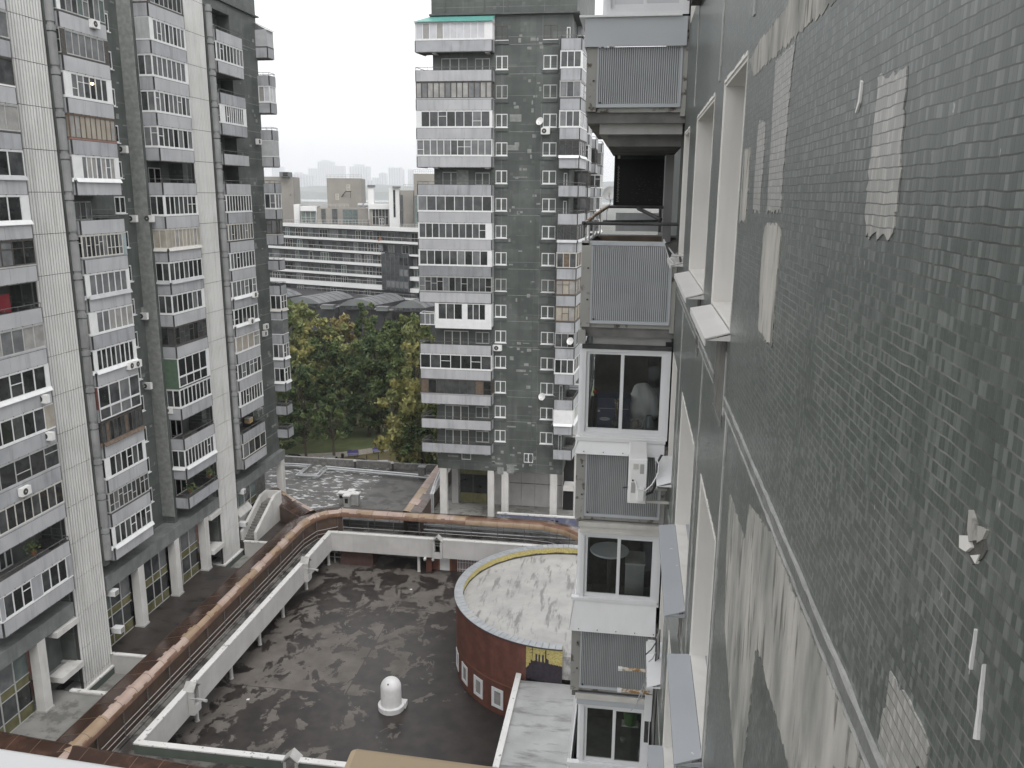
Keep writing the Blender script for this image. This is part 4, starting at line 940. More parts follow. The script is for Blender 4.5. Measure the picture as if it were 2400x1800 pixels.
# air conditioner unit, bracket arms and cables on the near block
ac = thing('air_conditioner', (.145, 10.6, -3.87), 'large white air conditioner hung edge-on from the near block beside the ribbed balcony panel', 'air conditioner')
v = MB(); v.box(.03, .265, 10.2, 11.0, -3.87, -3.275, 'ac_white'); v.build('body', ac, bevel=.012)
v = MB(); v.box(.06, .26, 10.185, 10.2, -3.86, -3.31, 'ac_white'); v.box(.09, .155, 10.178, 10.186, -3.40, -3.33, 'frame_pale'); v.box(.175, .225, 10.180, 10.186, -3.46, -3.33, 'ac_grey'); v.box(.07, .125, 10.18, 10.186, -3.72, -3.58, 'ac_grey'); v.box(.155, .235, 10.15, 10.186, -3.82, -3.64, 'ac_white'); v.box(.08, .10, 10.17, 10.186, -3.56, -3.54, 'dark_metal'); v.build('end_cover', ac, bevel=.004)
v = MB(); v.lathe((0,0), [(.24,0),(.20,.01),(.02,.012)], 'dark_metal', 24); v.v = [(.03-z, 10.55+x, -3.57+y) for x, y, z in v.v]; v.build('fan_grille', ac)
v = MB(); v.tube([(.12, 10.18, -3.56), (.15, 10.13, -3.64), (.25, 10.12, -3.66), (.33, 10.14, -3.58), (.40, 10.2, -3.45), (.41, 10.3, -3.36), (.39, 10.4, -3.34), (.37, 10.45, -3.40)], .008, 'upvc', 6); v.build('cable', ac)
v = MB(); v.tube([(.22, 10.2, -3.76), (.34, 10.25, -3.72), (.40, 10.4, -3.62), (.40, 10.5, -3.4), (.45, 10.6, -3.33)], .016, 'dark_metal', 6); v.tube([(.03, 10.22, -3.66), (-.03, 10.22, -3.67)], .01, 'dark_metal', 6); v.build('hose', ac)
v = MB(); v.box(.05, XW, 10.35, 10.38, -3.91, -3.875, 'frame_pale'); v.build('bracket', ac); v = MB(); v.box(.05, XW, 10.85, 10.88, -3.91, -3.875, 'frame_pale'); v.build('bracket', ac)
br = thing('wall_bracket', (.3, 10.7, -6.9), 'empty pair of rusty white bracket arms sticking out of the near block', 'bracket')
for z in (-6.56, -6.90):
    v = MB(); v.box(.05, .45, 10.68, 10.72, z, z+.03, 'rust'); v.box(.0, .06, 10.67, 10.73, z-.004, z+.034, 'upvc_white'); v.build('arm', br)
v = MB(); v.tube([(.44, 10.6, -6.4), (.40, 10.55, -6.55), (.35, 10.52, -6.7), (.30, 10.5, -6.85), (.27, 10.5, -6.98), (.20, 10.5, -7.06)], .007, 'ac_grey', 6); v.tube([(.44, 10.6, -6.5), (.38, 10.55, -6.72), (.33, 10.52, -6.88), (.28, 10.5, -6.9)], .009, 'ac_grey', 6); v.build('cable', br)
ch = MB(); ch.box(.40, .50, 10.75, 10.85, -7.38, -6.14, 'upvc_white'); ch.box(.402, .498, 10.745, 10.75, -6.95, -6.94, 'dark_metal'); ch.box(.41, .47, 10.78, 10.84, -7.75, -7.40, 'dark_metal'); tag(ch.build('cable_duct', bevel=.006), 'white boxed duct running down the near block past the rusty bracket arms', 'duct')
cb = MB()
for i in range(5):
    x = .50+.012*i; pts = [(x, 10.55+.01*i, -5.95+.03*i)]
    for t in range(9): pts.append((x+rn.uniform(-.008, .008), 10.55+.012*i+rn.uniform(-.006, .006), -6.2-.27*t))
    cb.tube(pts, .009, rn.choice(('dark_metal', 'ac_grey', 'frame_dark')), 5)
cb.tube([(.505, 10.55, -6.0), (.44, 10.45, -6.06), (.36, 10.4, -6.12)], .009, 'dark_metal', 5); cb.tube([(.51, 10.55, -6.15), (.46, 10.45, -6.2), (.41, 10.4, -6.22)], .008, 'ac_grey', 5)
tag(cb.build('cable_bundle'), 'bundle of dark cables hanging down the near block beside the white duct', 'cables')
# satellite dish beyond the open railing
def dish(loc, r, yaw, tilt, label, group=None, m='ac_white'):
    t = thing('satellite_dish', loc, label, 'satellite dish', group)
    v = MB(); pr = [(r*k/6, .28*r*(k/6)**2) for k in range(7)] + [(r*.97, .28*r+.012)] + [(r*k/6, .28*r*(k/6)**2+.012) for k in (5,3,1)]
    v.lathe((0,0), pr, m, 24)
    M = Matrix.Rotation(yaw, 4, 'Z') @ Matrix.Rotation(R(90)-tilt, 4, 'X')
    v.v = [tuple(M @ Vector(p)+Vector(loc)) for p in v.v]; v.build('reflector', t, True)
    f = M @ Vector((0, -.55*r, .62*r)); a = M @ Vector((0, -.9*r, .2*r)); back = M @ Vector((0, 0, -.3*r))
    v = MB(); v.tube([Vector(loc)+a, Vector(loc)+f], r*.035, 'ac_grey', 5); v.tube([Vector(loc)+f-Vector((0,0,r*.08)), Vector(loc)+f+Vector((0,0,r*.08))], r*.09, 'ac_grey', 6); v.build('receiver_arm', t)
    v = MB(); v.tube([Vector(loc), Vector(loc)+back, Vector(loc)+back-Vector((0,0,1.1*r))], r*.07, 'ac_grey', 6); v.build('mount', t)
    return t
p = atY(1430, 455, 15.0); dish(p, .128, R(-8), R(24), 'white satellite dish outside the open railing of the near balconies')
v = MB(); v.tube([(-.50, 14.35, -.42), (-.52, 14.8, -.30), (p.x, 15.02, p.z-.17)], .012, 'ac_grey', 6); tag(v.build('dish_pole'), 'bent grey pole carrying the dish off the open railing', 'pole')
# scrap metal leaning on the third window sill
sc = MB(); z0 = H0
sc.slab([(XW-.15, 10.25, z0+.02), (XW-.20, 10.55, z0+.16), (XW-.02, 10.9, z0+.20), (XW-.03, 10.75, z0+.06)], (0, 0, .015), 'dark_metal'); sc.tube([(XW-.20, 10.9, z0+.20), (XW-.15, 10.3, z0+.02), (XW-.10, 9.98, z0-.03)], .012, 'frame_grey', 6); sc.tube([(XW-.12, 10.25, z0+.05), (XW+.03, 10.15, z0+.05)], .016, 'ac_grey', 6); sc.tube([(XW-.03, 10.12, z0+.04), (XW-.02, 10.0, z0-.04)], .014, 'dark_metal', 6); sc.tube([(XW-.17, 10.6, z0+.14), (XW-.07, 10.2, z0+.03)], .01, 'frame_grey', 6)
tag(sc.build('scrap_metal'), 'tangle of scrap metal lying on the far white sill by the open railing', 'scrap metal')
# head of an upper window: dark metal box high on the wall
hb = MB(); q = [atX(1640, 12, .50), atX(1634, 30, .50)]
hb.box(XW-.10, XW-.002, 7.0, 9.3, H0+2.8-.16, H0+2.8-.09, 'cement'); hb.box(XW-.13, XW-.002, 6.8, 9.4, H0+2.8-.09, H0+2.8-.02, 'dark_metal'); hb.build('upper_sill', NB)

# ---------------------------------------------------------------- foreground ledges of the camera's own window
ZS = -.47
sl = MB(); a0, a1 = atZ(-40, 1744, ZS), atZ(345, 1803, ZS); bk_ = Vector((0, -.25, 0))
sl.slab([a0, a1, a1+Vector((.02,-.25,0)), a0+Vector((-.05,-.25,0))], (0, 0, -.03), 'sheet_white')
tag(sl.build('window_ledge', bevel=.004), 'white metal window ledge cutting off the lower left corner', 'window ledge')
bd = MB(); c = [atZ(x, y, ZS+.05) for x, y in ((822, 1745), (1285, 1806), (1290, 1990), (720, 1990))]
bd.slab(c, (0, 0, -.05), 'beige_board'); tag(bd.build('board', bevel=.006), 'beige board lying at the bottom edge in the middle of the view', 'board')
# ================================================================ PODIUM, COURTYARD AND ROOFS
DK, TE, FLR, GR = -37.0, -36.2, -40.4, -42.0
def struct(mb, name): return tag(mb.build(name), kind='structure')
m = MB(); m.box(-37, 4, 38, 86, FLR-.5, FLR, 'courtyard_asphalt'); struct(m, 'courtyard')
m = MB(); m.prism([(-35.9,36),(-32.0,36),(-32.0,81.6),(-2,81.6),(-2,85.0),(-35.9,85.0)], -38.25, DK, 'deck_dirty'); m.box(-32.0, -7.75, 36, 44.9, -38.25, DK-.004, 'deck_dirty'); struct(m, 'walkway')
m = MB(); m.box(-43, -35.9, 36, 49.7, -38.2, TE, 'terrace_grey'); m.box(-43, -35.9, 54.75, 71.2, -38.2, TE, 'terrace_brown'); m.box(-43, -35.9, 77.15, 85, -38.2, TE, 'terrace_brown')
m.box(-43, -35.9, 49.7, 54.75, -38.4, -37.7, 'terrace_grey'); m.box(-43, -35.9, 71.2, 77.15, -38.4, -37.7, 'terrace_grey'); struct(m, 'terrace')
m = MB(); m.box(-62, -31.5, 85.0, 103, -42, TE, 'roof_speckled'); m.box(-31.5, -22.1, 85.0, 103, -42, TE-.004, 'roof_felt'); m.box(-22.1, 3, 86.2, 120, -42, TE-.002, 'terrace_grey')
m.box(-62, -22.1, 103.0, 103.3, -42, -35.35, 'slab_dark'); m.box(-62, -31, 102.98, 103.32, -35.35, -35.25, 'concrete_grey'); struct(m, 'podium_roof')
# low white topped cross walls on the terrace
for i, (y, x0, x1) in enumerate(((54.75, -40, -36.0), (77.15, -39.6, -36.0), (49.7, -39.9, -36.0))):
    c = MB(); c.box(x0, x1, y-.2, y-.002, -37.7, TE+.12, 'pillar_dim'); c.box(x0-.05, x1, y-.26, y+.06, TE+.12, TE+.24, 'cap_white')
    tag(c.build('low_wall'), ('low white topped wall on the brown terrace just past the first ribbed column', 'low white topped wall on the terrace just past the second ribbed column', 'low white topped wall at the edge of the grey terrace before the first ribbed column')[i], 'wall')

# ---------------------------------------------------------------- parapet beams round the sunken yard
pw = thing('parapet_wall', (-20, 63, FLR), 'deep white parapet beam on round posts running round the sunken brown courtyard', 'parapet')
b = MB(); b.box(-32.0, -31.6, 45.3, 81.2, -38.35, -36.30, 'beam_white'); b.box(-32.06, -31.57, 44.9, 81.6, -36.30, -36.2, 'cap_white'); b.build('beam', pw)
b = MB(); b.box(-32.0, -3, 81.2, 81.6, -38.35, -36.30, 'beam_white'); b.box(-31.57, -3, 81.16, 81.66, -36.305, -36.205, 'cap_white'); b.build('beam', pw)
b = MB(); b.box(-32.0, -7.75, 44.9, 45.3, -38.35, -36.30, 'wall_green'); b.box(-31.57, -7.75, 44.86, 45.34, -36.305, -36.205, 'cap_white'); b.build('beam', pw)
for x, y in ((-32.4,53.4),(-32.5,59.3),(-32.5,64.8),(-32.5,70.0),(-32.5,75.9),(-32.3,81.9),(-22.0,81.9),(-12.6,82.0)):
    p = MB(); p.lathe((x, y), [(0,FLR),(.2,FLR),(.2,FLR+.05),(.165,FLR+.06),(.165,-38.25),(0,-38.25)], 'pillar', 14); p.build('post', pw, True)
# dark spaces under the walkway
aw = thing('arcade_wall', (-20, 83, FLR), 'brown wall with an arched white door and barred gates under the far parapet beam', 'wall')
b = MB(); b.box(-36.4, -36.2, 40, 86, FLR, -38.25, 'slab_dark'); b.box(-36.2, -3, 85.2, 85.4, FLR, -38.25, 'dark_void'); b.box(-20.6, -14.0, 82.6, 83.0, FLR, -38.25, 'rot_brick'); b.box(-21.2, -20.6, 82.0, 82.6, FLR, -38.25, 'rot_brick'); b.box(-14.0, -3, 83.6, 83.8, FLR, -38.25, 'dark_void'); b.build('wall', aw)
b = MB(); b.box(-31.0, -27.3, 82.2, 84.4, FLR, -38.26, 'kiosk_brick'); tag(b.build('brick_kiosk', bevel=.02), 'reddish brown brick box standing under the far left corner of the parapet', 'kiosk')
b = MB(); k = 12; pr = [(-.42, 0), (.42, 0)] + [(.42*math.cos(math.pi*i/k), 1.35+.42*math.sin(math.pi*i/k)) for i in range(k+1)]
b.slab([(-19.25+x*1.3, 82.58, FLR+.02+z*1.05) for x, z in pr], (0, -.05, 0), 'frame_white'); b.slab([(-19.25+x*1.75, 82.59, FLR+.01+z*1.16) for x, z in pr], (0, -.03, 0), 'terracotta'); b.build('door', aw)
b = MB()
for i in range(16):
    x = -17.8+i*.17; b.box(x, x+.05, 82.45, 82.5, FLR+.02, -38.3, 'frame_white')
for z in (FLR+.3, FLR+1.1, FLR+1.9): b.box(-17.85, -15.2, 82.46, 82.49, z, z+.05, 'frame_white')
for i in range(10): x = -14.6+i*.17; b.box(x, x+.05, 82.45, 82.5, FLR+.02, -38.3, 'frame_grey')
b.build('gate', aw)
b = MB()
for i in range(7): x = -35.4+i*.72; b.box(x, x+.06, 82.4, 82.46, FLR, -38.3, 'rail_pale')
for z in (-39.7, -38.9): b.box(-35.4, -31.1, 82.4, 82.46, z, z+.05, 'rail_pale')
b.build('gate', aw)
# gabled lantern niches fixed to the beams
def niche(loc, rot, label):
    t = thing('lantern_niche', loc, label, 'lantern niche', 'gabled niches on the courtyard parapet'); t.rotation_euler = (0, 0, rot)
    w = .5; o = Vector(loc)
    def loc_(mb): mb.v = [tuple(o+Vector(v)) for v in mb.v]; return mb
    b = MB(); b.box(-w, -.3, -.35, .35, -1.75, .0, 'beam_white'); b.box(.3, w, -.35, .35, -1.75, .0, 'beam_white'); b.box(-.3, .3, -.35, .35, -1.95, -1.35, 'beam_white'); b.box(-.3, .3, .1, .35, -1.35, 0.0, 'slab_dark'); b.box(-w, w, -.34, .34, -1.95, -1.75, 'beam_white')
    for z in (-.3, -.6): b.box(-.3, .3, -.1, -.06, z, z+.07, 'concrete_grey')
    loc_(b).build('shell', t)
    b = MB(); b.slab([(-w-.08, -.42, -.05), (0, -.42, .48), (0, .42, .48), (-w-.08, .42, -.05)], (0, 0, .10), 'concrete'); b.slab([(w+.08, -.42, -.05), (0, -.42, .48), (0, .42, .48), (w+.08, .42, -.05)], (0, 0, .10), 'concrete'); b.slab([(-.42, .28, 0), (.42, .28, 0), (0, .28, .42)], (0, .06, 0), 'slab_dark'); loc_(b).build('roof', t)
    return t
pA, pB = atX(716, 1300, -31.5), atX(448, 1592, -31.5)
niche((-31.5, pA.y, -36.3), R(90), 'gabled niche with a lamp arm on the left parapet beam near its far corner')
niche((-31.5, pB.y, -36.3), R(90), 'gabled niche with a lamp arm on the left parapet beam near its near corner')
niche((atY(1026, 1260, 81.1).x, 81.1, -36.3), 0, 'gabled niche in the middle of the far parapet beam')
pC = atY(683, 1760, 45.1); niche((pC.x, 45.15, -36.3), R(180), 'gabled niche on the near green parapet beside the beige board')
def lamp(loc, lab):
    t = thing('flood_lamp', loc, lab, 'lamp', 'grey cobra lamps on the left parapet'); o = Vector(loc)
    b = MB(); b.tube([o+Vector((-.4,0,-.05)), o+Vector((.25,0,.0))], .04, 'ac_grey', 6); b.build('arm', t)
    b = MB(); b.tube([o+Vector((.2,0,0)), o+Vector((.55,-.05,.0)), o+Vector((1.0,-.1,-.03))], .07, 'ac_grey', 8, .13); b.build('lamp_head', t, True)
lamp((-31.0, pA.y-.55, -36.75), 'grey cobra lamp sticking out of the far niche on the left parapet'); lamp((-31.0, pB.y-.55, -36.75), 'grey cobra lamp sticking out of the near niche on the left parapet')
for i, (x, lab) in enumerate(((-21.2, 'small white camera under the far beam left of the arched door'), (-20.3, 'small white spotlight under the far beam beside the arched door'))):
    b = MB(); b.box(x, x+.25, 80.9, 81.2, -38.6, -38.36, 'frame_white'); b.box(x+.05, x+.2, 80.75, 80.9, -38.58, -38.42, 'ac_grey'); tag(b.build(('camera', 'spotlight')[i], bevel=.02), lab, ('camera', 'spotlight')[i])

# ---------------------------------------------------------------- arched brown galleries
def gallery(path, label, r=.95, zt=-34.1, curtain=0, flip=1, posts=True, rails=True, wet_from=1e9, bw=10):
    """lean-to vault of brown sheets along a plan path; inner (round) side is to the right of travel when flip=1.
    curtain 0: open below, 1: sheeted on the outer side only, 2: on both sides"""
    P = [Vector((x, y)) for x, y in path]; N = []
    for i in range(len(P)):
        d = Vector((0, 0))
        if i: d += (P[i]-P[i-1]).normalized()
        if i < len(P)-1: d += (P[i+1]-P[i]).normalized()
        d.normalize(); n = Vector((d.y, -d.x))*flip
        k = 1.0
        if 0 < i < len(P)-1: k = 1/max(.5, n.dot(Vector(((P[i]-P[i-1]).normalized().y, -(P[i]-P[i-1]).normalized().x))*flip))
        N.append(n*k)
    mid = P[len(P)//2]; t = thing('arched_gallery', (mid.x, mid.y, DK), label, 'gallery', 'brown arched galleries on the podium')
    ze = zt-.58; prof = [(r*1.0, ze-.07)]
    for a in range(0, 9): an = math.pi/2*a/8; prof.append((r*(.52+.48*math.cos(an)), ze+.58*math.sin(an)))
    for a in range(1, 13): f = a/12; prof.append((r*(.52-1.80*f), zt-.06*f-.34*f**1.3))
    lens = [0]
    for a, b in zip(P, P[1:]): lens.append(lens[-1]+(b-a).length)
    def at(s):
        for i in range(len(P)-1):
            if s <= lens[i+1] or i == len(P)-2:
                f = (s-lens[i])/(lens[i+1]-lens[i]); return P[i].lerp(P[i+1], f), N[i].lerp(N[i+1], f)
    rg = random.Random(len(label)); m_ = len(prof)
    st = sorted(set(lens + [k*.45 for k in range(int(lens[-1]/.45)+1)]))
    b = MB(); i0 = len(b.v)
    for s in st:
        c, n = at(s); b.v += [(c.x+n.x*w, c.y+n.y*w, z) for w, z in prof]
    sheet = {}
    for k in range(len(st)-1):
        q_ = int((st[k]-.4)/1.75)
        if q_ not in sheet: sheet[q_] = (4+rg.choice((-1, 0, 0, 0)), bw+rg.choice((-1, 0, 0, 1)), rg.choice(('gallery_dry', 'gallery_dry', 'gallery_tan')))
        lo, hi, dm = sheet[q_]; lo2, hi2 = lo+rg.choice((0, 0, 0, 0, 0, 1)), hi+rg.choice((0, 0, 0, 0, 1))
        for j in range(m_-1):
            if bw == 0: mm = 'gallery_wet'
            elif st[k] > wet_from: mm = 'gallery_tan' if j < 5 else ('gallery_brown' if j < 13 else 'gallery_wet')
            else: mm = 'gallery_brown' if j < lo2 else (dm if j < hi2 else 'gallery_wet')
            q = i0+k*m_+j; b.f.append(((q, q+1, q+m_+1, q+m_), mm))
    b.build('roof_sheet', t, True)
    s = .4
    while s < lens[-1]-.1:
        g = MB(); c, n = at(s); c2, n2 = at(s+.045)
        for j in range(m_-1):
            q = []
            for (cc, nn), jj in (((c, n), j), ((c, n), j+1), ((c2, n2), j+1), ((c2, n2), j)):
                w, z = prof[jj]; q.append((cc.x+nn.x*(w*1.01), cc.y+nn.y*(w*1.01), z+.012))
            g.face(q, 'gallery_seam')
        g.build('sheet_seam', t); s += 1.75
    def sheet_run(w0, w1, z0, z1, nm, m2):
        cu = MB(); rws = []
        for s in st:
            c, n = at(s); rws.append(((c.x+n.x*w0, c.y+n.y*w0), (c.x+n.x*w1, c.y+n.y*w1)))
        for a, bb in zip(rws, rws[1:]): cu.hexa([(*a[0], z0), (*bb[0], z0), (*bb[1], z0), (*a[1], z0)], [(*a[0], z1), (*bb[0], z1), (*bb[1], z1), (*a[1], z1)], m2)
        cu.build(nm, t)
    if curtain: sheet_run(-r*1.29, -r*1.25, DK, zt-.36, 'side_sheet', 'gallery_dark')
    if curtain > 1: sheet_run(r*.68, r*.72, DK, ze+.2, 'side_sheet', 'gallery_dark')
    if posts:
        for sd in ((.84,) if curtain else (.98, -1.2)):
            pz = MB(); s = .6; prev = None
            while s < lens[-1]:
                c, n = at(s); q = Vector((c.x+n.x*r*sd, c.y+n.y*r*sd))
                pz.tube([(q.x, q.y, DK), (q.x, q.y, ze+.05)], .04, 'rail', 6)
                if prev is not None and rails:
                    for z in (DK+.15, DK+.6, DK+1.05): pz.tube([(prev.x, prev.y, z), (q.x, q.y, z)], .024, 'rail_pale' if sd > 0 else 'rail', 5)
                prev = q; s += 2.9
            pz.build('railing', t)
    return t
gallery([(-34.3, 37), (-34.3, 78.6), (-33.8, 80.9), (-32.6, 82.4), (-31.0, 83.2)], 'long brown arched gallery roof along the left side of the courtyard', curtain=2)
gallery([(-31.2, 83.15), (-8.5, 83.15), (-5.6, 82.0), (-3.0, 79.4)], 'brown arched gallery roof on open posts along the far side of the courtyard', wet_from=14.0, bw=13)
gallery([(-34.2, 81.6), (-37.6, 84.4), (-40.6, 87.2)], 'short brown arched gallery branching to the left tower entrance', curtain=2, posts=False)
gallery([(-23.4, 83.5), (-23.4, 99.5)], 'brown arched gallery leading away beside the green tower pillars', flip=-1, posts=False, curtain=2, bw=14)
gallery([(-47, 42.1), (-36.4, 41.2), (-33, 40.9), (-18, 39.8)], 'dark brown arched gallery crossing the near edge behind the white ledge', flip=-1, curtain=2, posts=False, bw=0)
b = MB(); pr = [(1.05*math.cos(math.pi*a/16), -35.0+1.05*math.sin(math.pi*a/16)) for a in range(0, 9)]; b.lathe((-40.9, 87.6), pr, 'gallery_dark', 20); b.lathe((-40.9, 87.6), [(1.0, -36.2), (1.05, -35.0)], 'gallery_dark', 20); tag(b.build('domed_porch', smooth=True), 'dark brown domed porch end at the foot of the left tower', 'porch')
# curbs beside the galleries
b = MB(); b.box(-33.45, -33.2, 43, 78.6, DK, DK+.12, 'deck_dirty'); b.box(-30.5, -6, 81.72, 81.82, DK, DK+.1, 'deck_dirty'); tag(b.build('kerb'), kind='structure')

# ---------------------------------------------------------------- rotunda
RC, RR, RZ = Vector((-4.7, 66.3)), 9.55, -33.5
def cyl(x, y, rad=RR):
    d = ray(x, y); a = d.x*d.x+d.y*d.y; bq = -(d.x*RC.x+d.y*RC.y); cc = RC.length_squared-rad*rad
    disc = max(0, bq*bq-a*cc); return d*((-bq-math.sqrt(disc))/a)
rt = thing('rotunda', (RC.x, RC.y, FLR), 'round red brick rotunda with a pale flat roof and grey metal rim in the courtyard', 'rotunda')
A0, A1 = R(40), R(273)
b = MB(); b.lathe(RC, [(RR-.5, FLR), (RR, FLR), (RR, RZ-.05), (RR-.5, RZ-.05)], 'rot_brick', 90, A0, R(256)); b.lathe(RC, [(RR+.02, FLR+2.75), (RR+.03, FLR+2.80), (RR+.02, FLR+2.85)], 'terracotta', 90, A0, R(256)); b.build('wall', rt, True)
b = MB(); n = 74
for i in range(n):
    a, c = A0+(A1-A0)*i/n, A0+(A1-A0)*(i+1)/n-.0035
    q = [(RC.x+rr*math.cos(t), RC.y+rr*math.sin(t)) for rr, t in ((RR+.14, a), (RR+.14, c), (RR-.60, c), (RR-.60, a))]
    b.hexa([(x, y, RZ-.05) for x, y in q], [(q[0][0],q[0][1],RZ+.03),(q[1][0],q[1][1],RZ+.03),(q[2][0],q[2][1],RZ+.06),(q[3][0],q[3][1],RZ+.06)], 'rot_metal' if rng.random() > .05 else 'ac_grey')
b.lathe(RC, [(RR+.15, RZ-.10), (RR+.15, RZ+.0)], 'dark_metal', 90, A0, A1)
b.build('rim', rt)
b = MB(); b.lathe(RC, [(RR-.55, RZ-.05), (RR-.55, RZ-.62)], 'mosaic_yellow', 80, A0, A1); rgm = random.Random(8)
for i in range(150):
    a = A0+(A1-A0)*i/150; h = .10+.05*math.sin(i*.7)+rgm.uniform(0, .06); c = a+(A1-A0)/150
    q = [(RC.x+(RR-.565)*math.cos(t), RC.y+(RR-.565)*math.sin(t)) for t in (a, c)]
    b.face([(*q[0], RZ-.9), (*q[1], RZ-.9), (*q[1], RZ-.62+h*.6), (*q[0], RZ-.62+h*.6)], 'tar')
b.build('inner_parapet', rt)
b = MB(); b.lathe(RC, [(0, RZ-.52), (4, RZ-.60), (8.0, RZ-.78), (RR-.56, RZ-.72)], 'rotunda_roof', 72); b.box(-4.25, 2.5, 56.95, 62, TE, RZ-.74, 'rotunda_roof'); b.build('roof', rt, True)
# mosaic panel with a ship outline, on the curved wall by the ramp
b = MB(); a0, a1 = R(256), R(273); nn = 60
sil = []
rgm = random.Random(12)
for i in range(nn):
    u = i/nn
    h = .48+.03*math.sin(u*9)
    if u < .08: h = .34+1.2*u
    if .13 < u < .86: h = .58+.04*rgm.random()
    if .155 < u < .17: h = 1.02
    if .25 < u < .31 or .335 < u < .40 or .44 < u < .50: h = .80
    if .52 < u < .56: h = .95
    if .56 <= u < .62: h = .72-.8*(u-.56)
    if u > .62: h = .56-.16*(u-.62)+.03*rgm.random()
    sil.append(h)
zt, zb = RZ-.1, TE-.25
for i in range(nn):
    t0, t1 = a0+(a1-a0)*i/nn, a0+(a1-a0)*(i+1)/nn; zs = zb+(zt-zb)*min(1, sil[i])
    q = [(RC.x+(RR+.004)*math.cos(t), RC.y+(RR+.004)*math.sin(t)) for t in (t0, t1)]
    b.face([(*q[0], zb), (*q[1], zb), (*q[1], zs), (*q[0], zs)], 'mosaic_black'); b.face([(*q[0], zs), (*q[1], zs), (*q[1], zt), (*q[0], zt)], 'mosaic_yellow')
for u, z, L in ((.16, .90, .09), (.16, .80, .12), (.53, .86, .06), (.62, .82, .06)):
    t0, t1 = a0+(a1-a0)*(u-L/2), a0+(a1-a0)*(u+L/2); q = [(RC.x+(RR+.012)*math.cos(t), RC.y+(RR+.012)*math.sin(t)) for t in (t0, t1)]; zz = zb+(zt-zb)*z
    b.face([(*q[0], zz), (*q[1], zz+.03), (*q[1], zz+.07), (*q[0], zz+.04)], 'mosaic_black')
b.build('mosaic_panel', rt)
for px in ((1072, 1505, 1586), (1089, 1542, 1600), (1121, 1574, 1630), (1166, 1600, 1656)):
    p0, p1 = cyl(px[0], px[1]), cyl(px[0], px[2]); th = math.atan2(p0.y-RC.y, p0.x-RC.x)
    c = RC+Vector((math.cos(th), math.sin(th)))*(RR-.02); n = Vector((math.cos(th), math.sin(th))); d = Vector((-n.y, n.x)); z1, z0 = -38.15, -39.85
    f = MB(); w = .58
    f.obox(c, d, n, -w, w, -.05, .06, z0, z0+.26, 'frame_white'); f.obox(c, d, n, -w, w, -.05, .06, z1-.26, z1, 'frame_white'); f.obox(c, d, n, -w, -w+.25, -.05, .06, z0+.26, z1-.26, 'frame_white'); f.obox(c, d, n, w-.25, w, -.05, .06, z0+.26, z1-.26, 'frame_white')
    o = f.build('window', rt); g = MB(); g.obox(c, d, n, -w+.25, w-.25, -.03, .02, z0+.26, z1-.26, 'glass_curtain'); g.build('pane', o)
# ramp roof beside it
rp = thing('annex', (-3.5, 51, FLR), 'low annex with a pale stained flat roof and white coping beside the red rotunda', 'annex')
b = MB(); b.box(-7.4, 3, 36, 56.75, FLR, TE-.25, 'ramp_roof'); b.build('roof', rp)
b = MB(); b.box(-7.75, -7.4, 36, 57.2, FLR, TE, 'concrete'); b.box(-7.78, -7.37, 36, 57.2, TE, TE+.08, 'cap_white'); b.build('coping_wall', rp)
# white domed bollard in the yard
dm = thing('domed_vent', (-17.9, 57.4, FLR), 'white bullet shaped concrete vent standing alone in the sunken courtyard', 'vent')
b = MB(); b.lathe((-17.9, 57.4), [(0, FLR), (1.04, FLR), (1.06, FLR+.42), (.84, FLR+.46)], 'dome_white', 40); b.box(-17.2, -16.75, 57.5, 58.1, FLR, FLR+.46, 'dome_white'); b.build('plinth', dm, True)
b = MB(); b.lathe((-17.9, 57.4), [(.83, FLR+.3), (.82, FLR+1.9)] + [(.82*math.cos(R(a)), FLR+1.9+.82*math.sin(R(a))) for a in range(8, 91, 8)] + [(0, FLR+2.72)], 'dome_white', 40); b.build('dome', dm, True)
b = MB(); b.box(-17.98, -17.90, 56.75, 56.85, FLR+2.43, FLR+2.52, 'dark_void'); b.build('vent_hole', dm)
# litter in the yard
for x, y, lab in ((963/1*1, 1382, 'scrap of white paper lying on the far part of the courtyard'), (581, 1640, 'tiny white scrap lying in the near left of the courtyard')):
    p = atZ(x, y, FLR); b = MB(); b.slab([(p.x-.12, p.y-.1, FLR+.01), (p.x+.15, p.y-.06, FLR+.03), (p.x+.1, p.y+.12, FLR+.05), (p.x-.1, p.y+.1, FLR+.02)], (0, 0, .01), 'frame_white'); tag(b.build('paper_scrap'), lab, 'litter')

# ---------------------------------------------------------------- things on the far roofs
vc = thing('roof_vent', (-32.4, 89.6, TE), 'cross shaped concrete vent with a white cap on the speckled roof', 'roof vent')
b = MB(); b.box(-32.75, -32.05, 88.5, 90.7, TE, TE+1.35, 'concrete_grey'); b.box(-33.6, -31.2, 89.25, 89.95, TE, TE+1.34, 'concrete_grey'); b.box(-32.6, -32.2, 88.48, 88.5, TE+.5, TE+1.1, 'dark_void'); b.box(-33.5, -33.1, 89.23, 89.25, TE+.8, TE+1.15, 'dark_void'); b.build('body', vc)
b = MB(); b.box(-32.83, -31.97, 88.4, 90.8, TE+1.35, TE+1.5, 'cap_white'); b.box(-33.7, -32.83, 89.17, 90.03, TE+1.35, TE+1.5, 'cap_white'); b.box(-31.97, -31.1, 89.17, 90.03, TE+1.35, TE+1.5, 'cap_white'); b.build('cap', vc)
b = MB(); b.box(-26.6, -25.8, 99.6, 100.4, TE, TE+1.5, 'slab_dark'); b.box(-26.7, -25.7, 99.5, 100.5, TE+1.5, TE+1.65, 'grey_clad'); tag(b.build('roof_vent'), 'square dark vent box on the far roof beside the silver pipes', 'roof vent')
pp = MB()
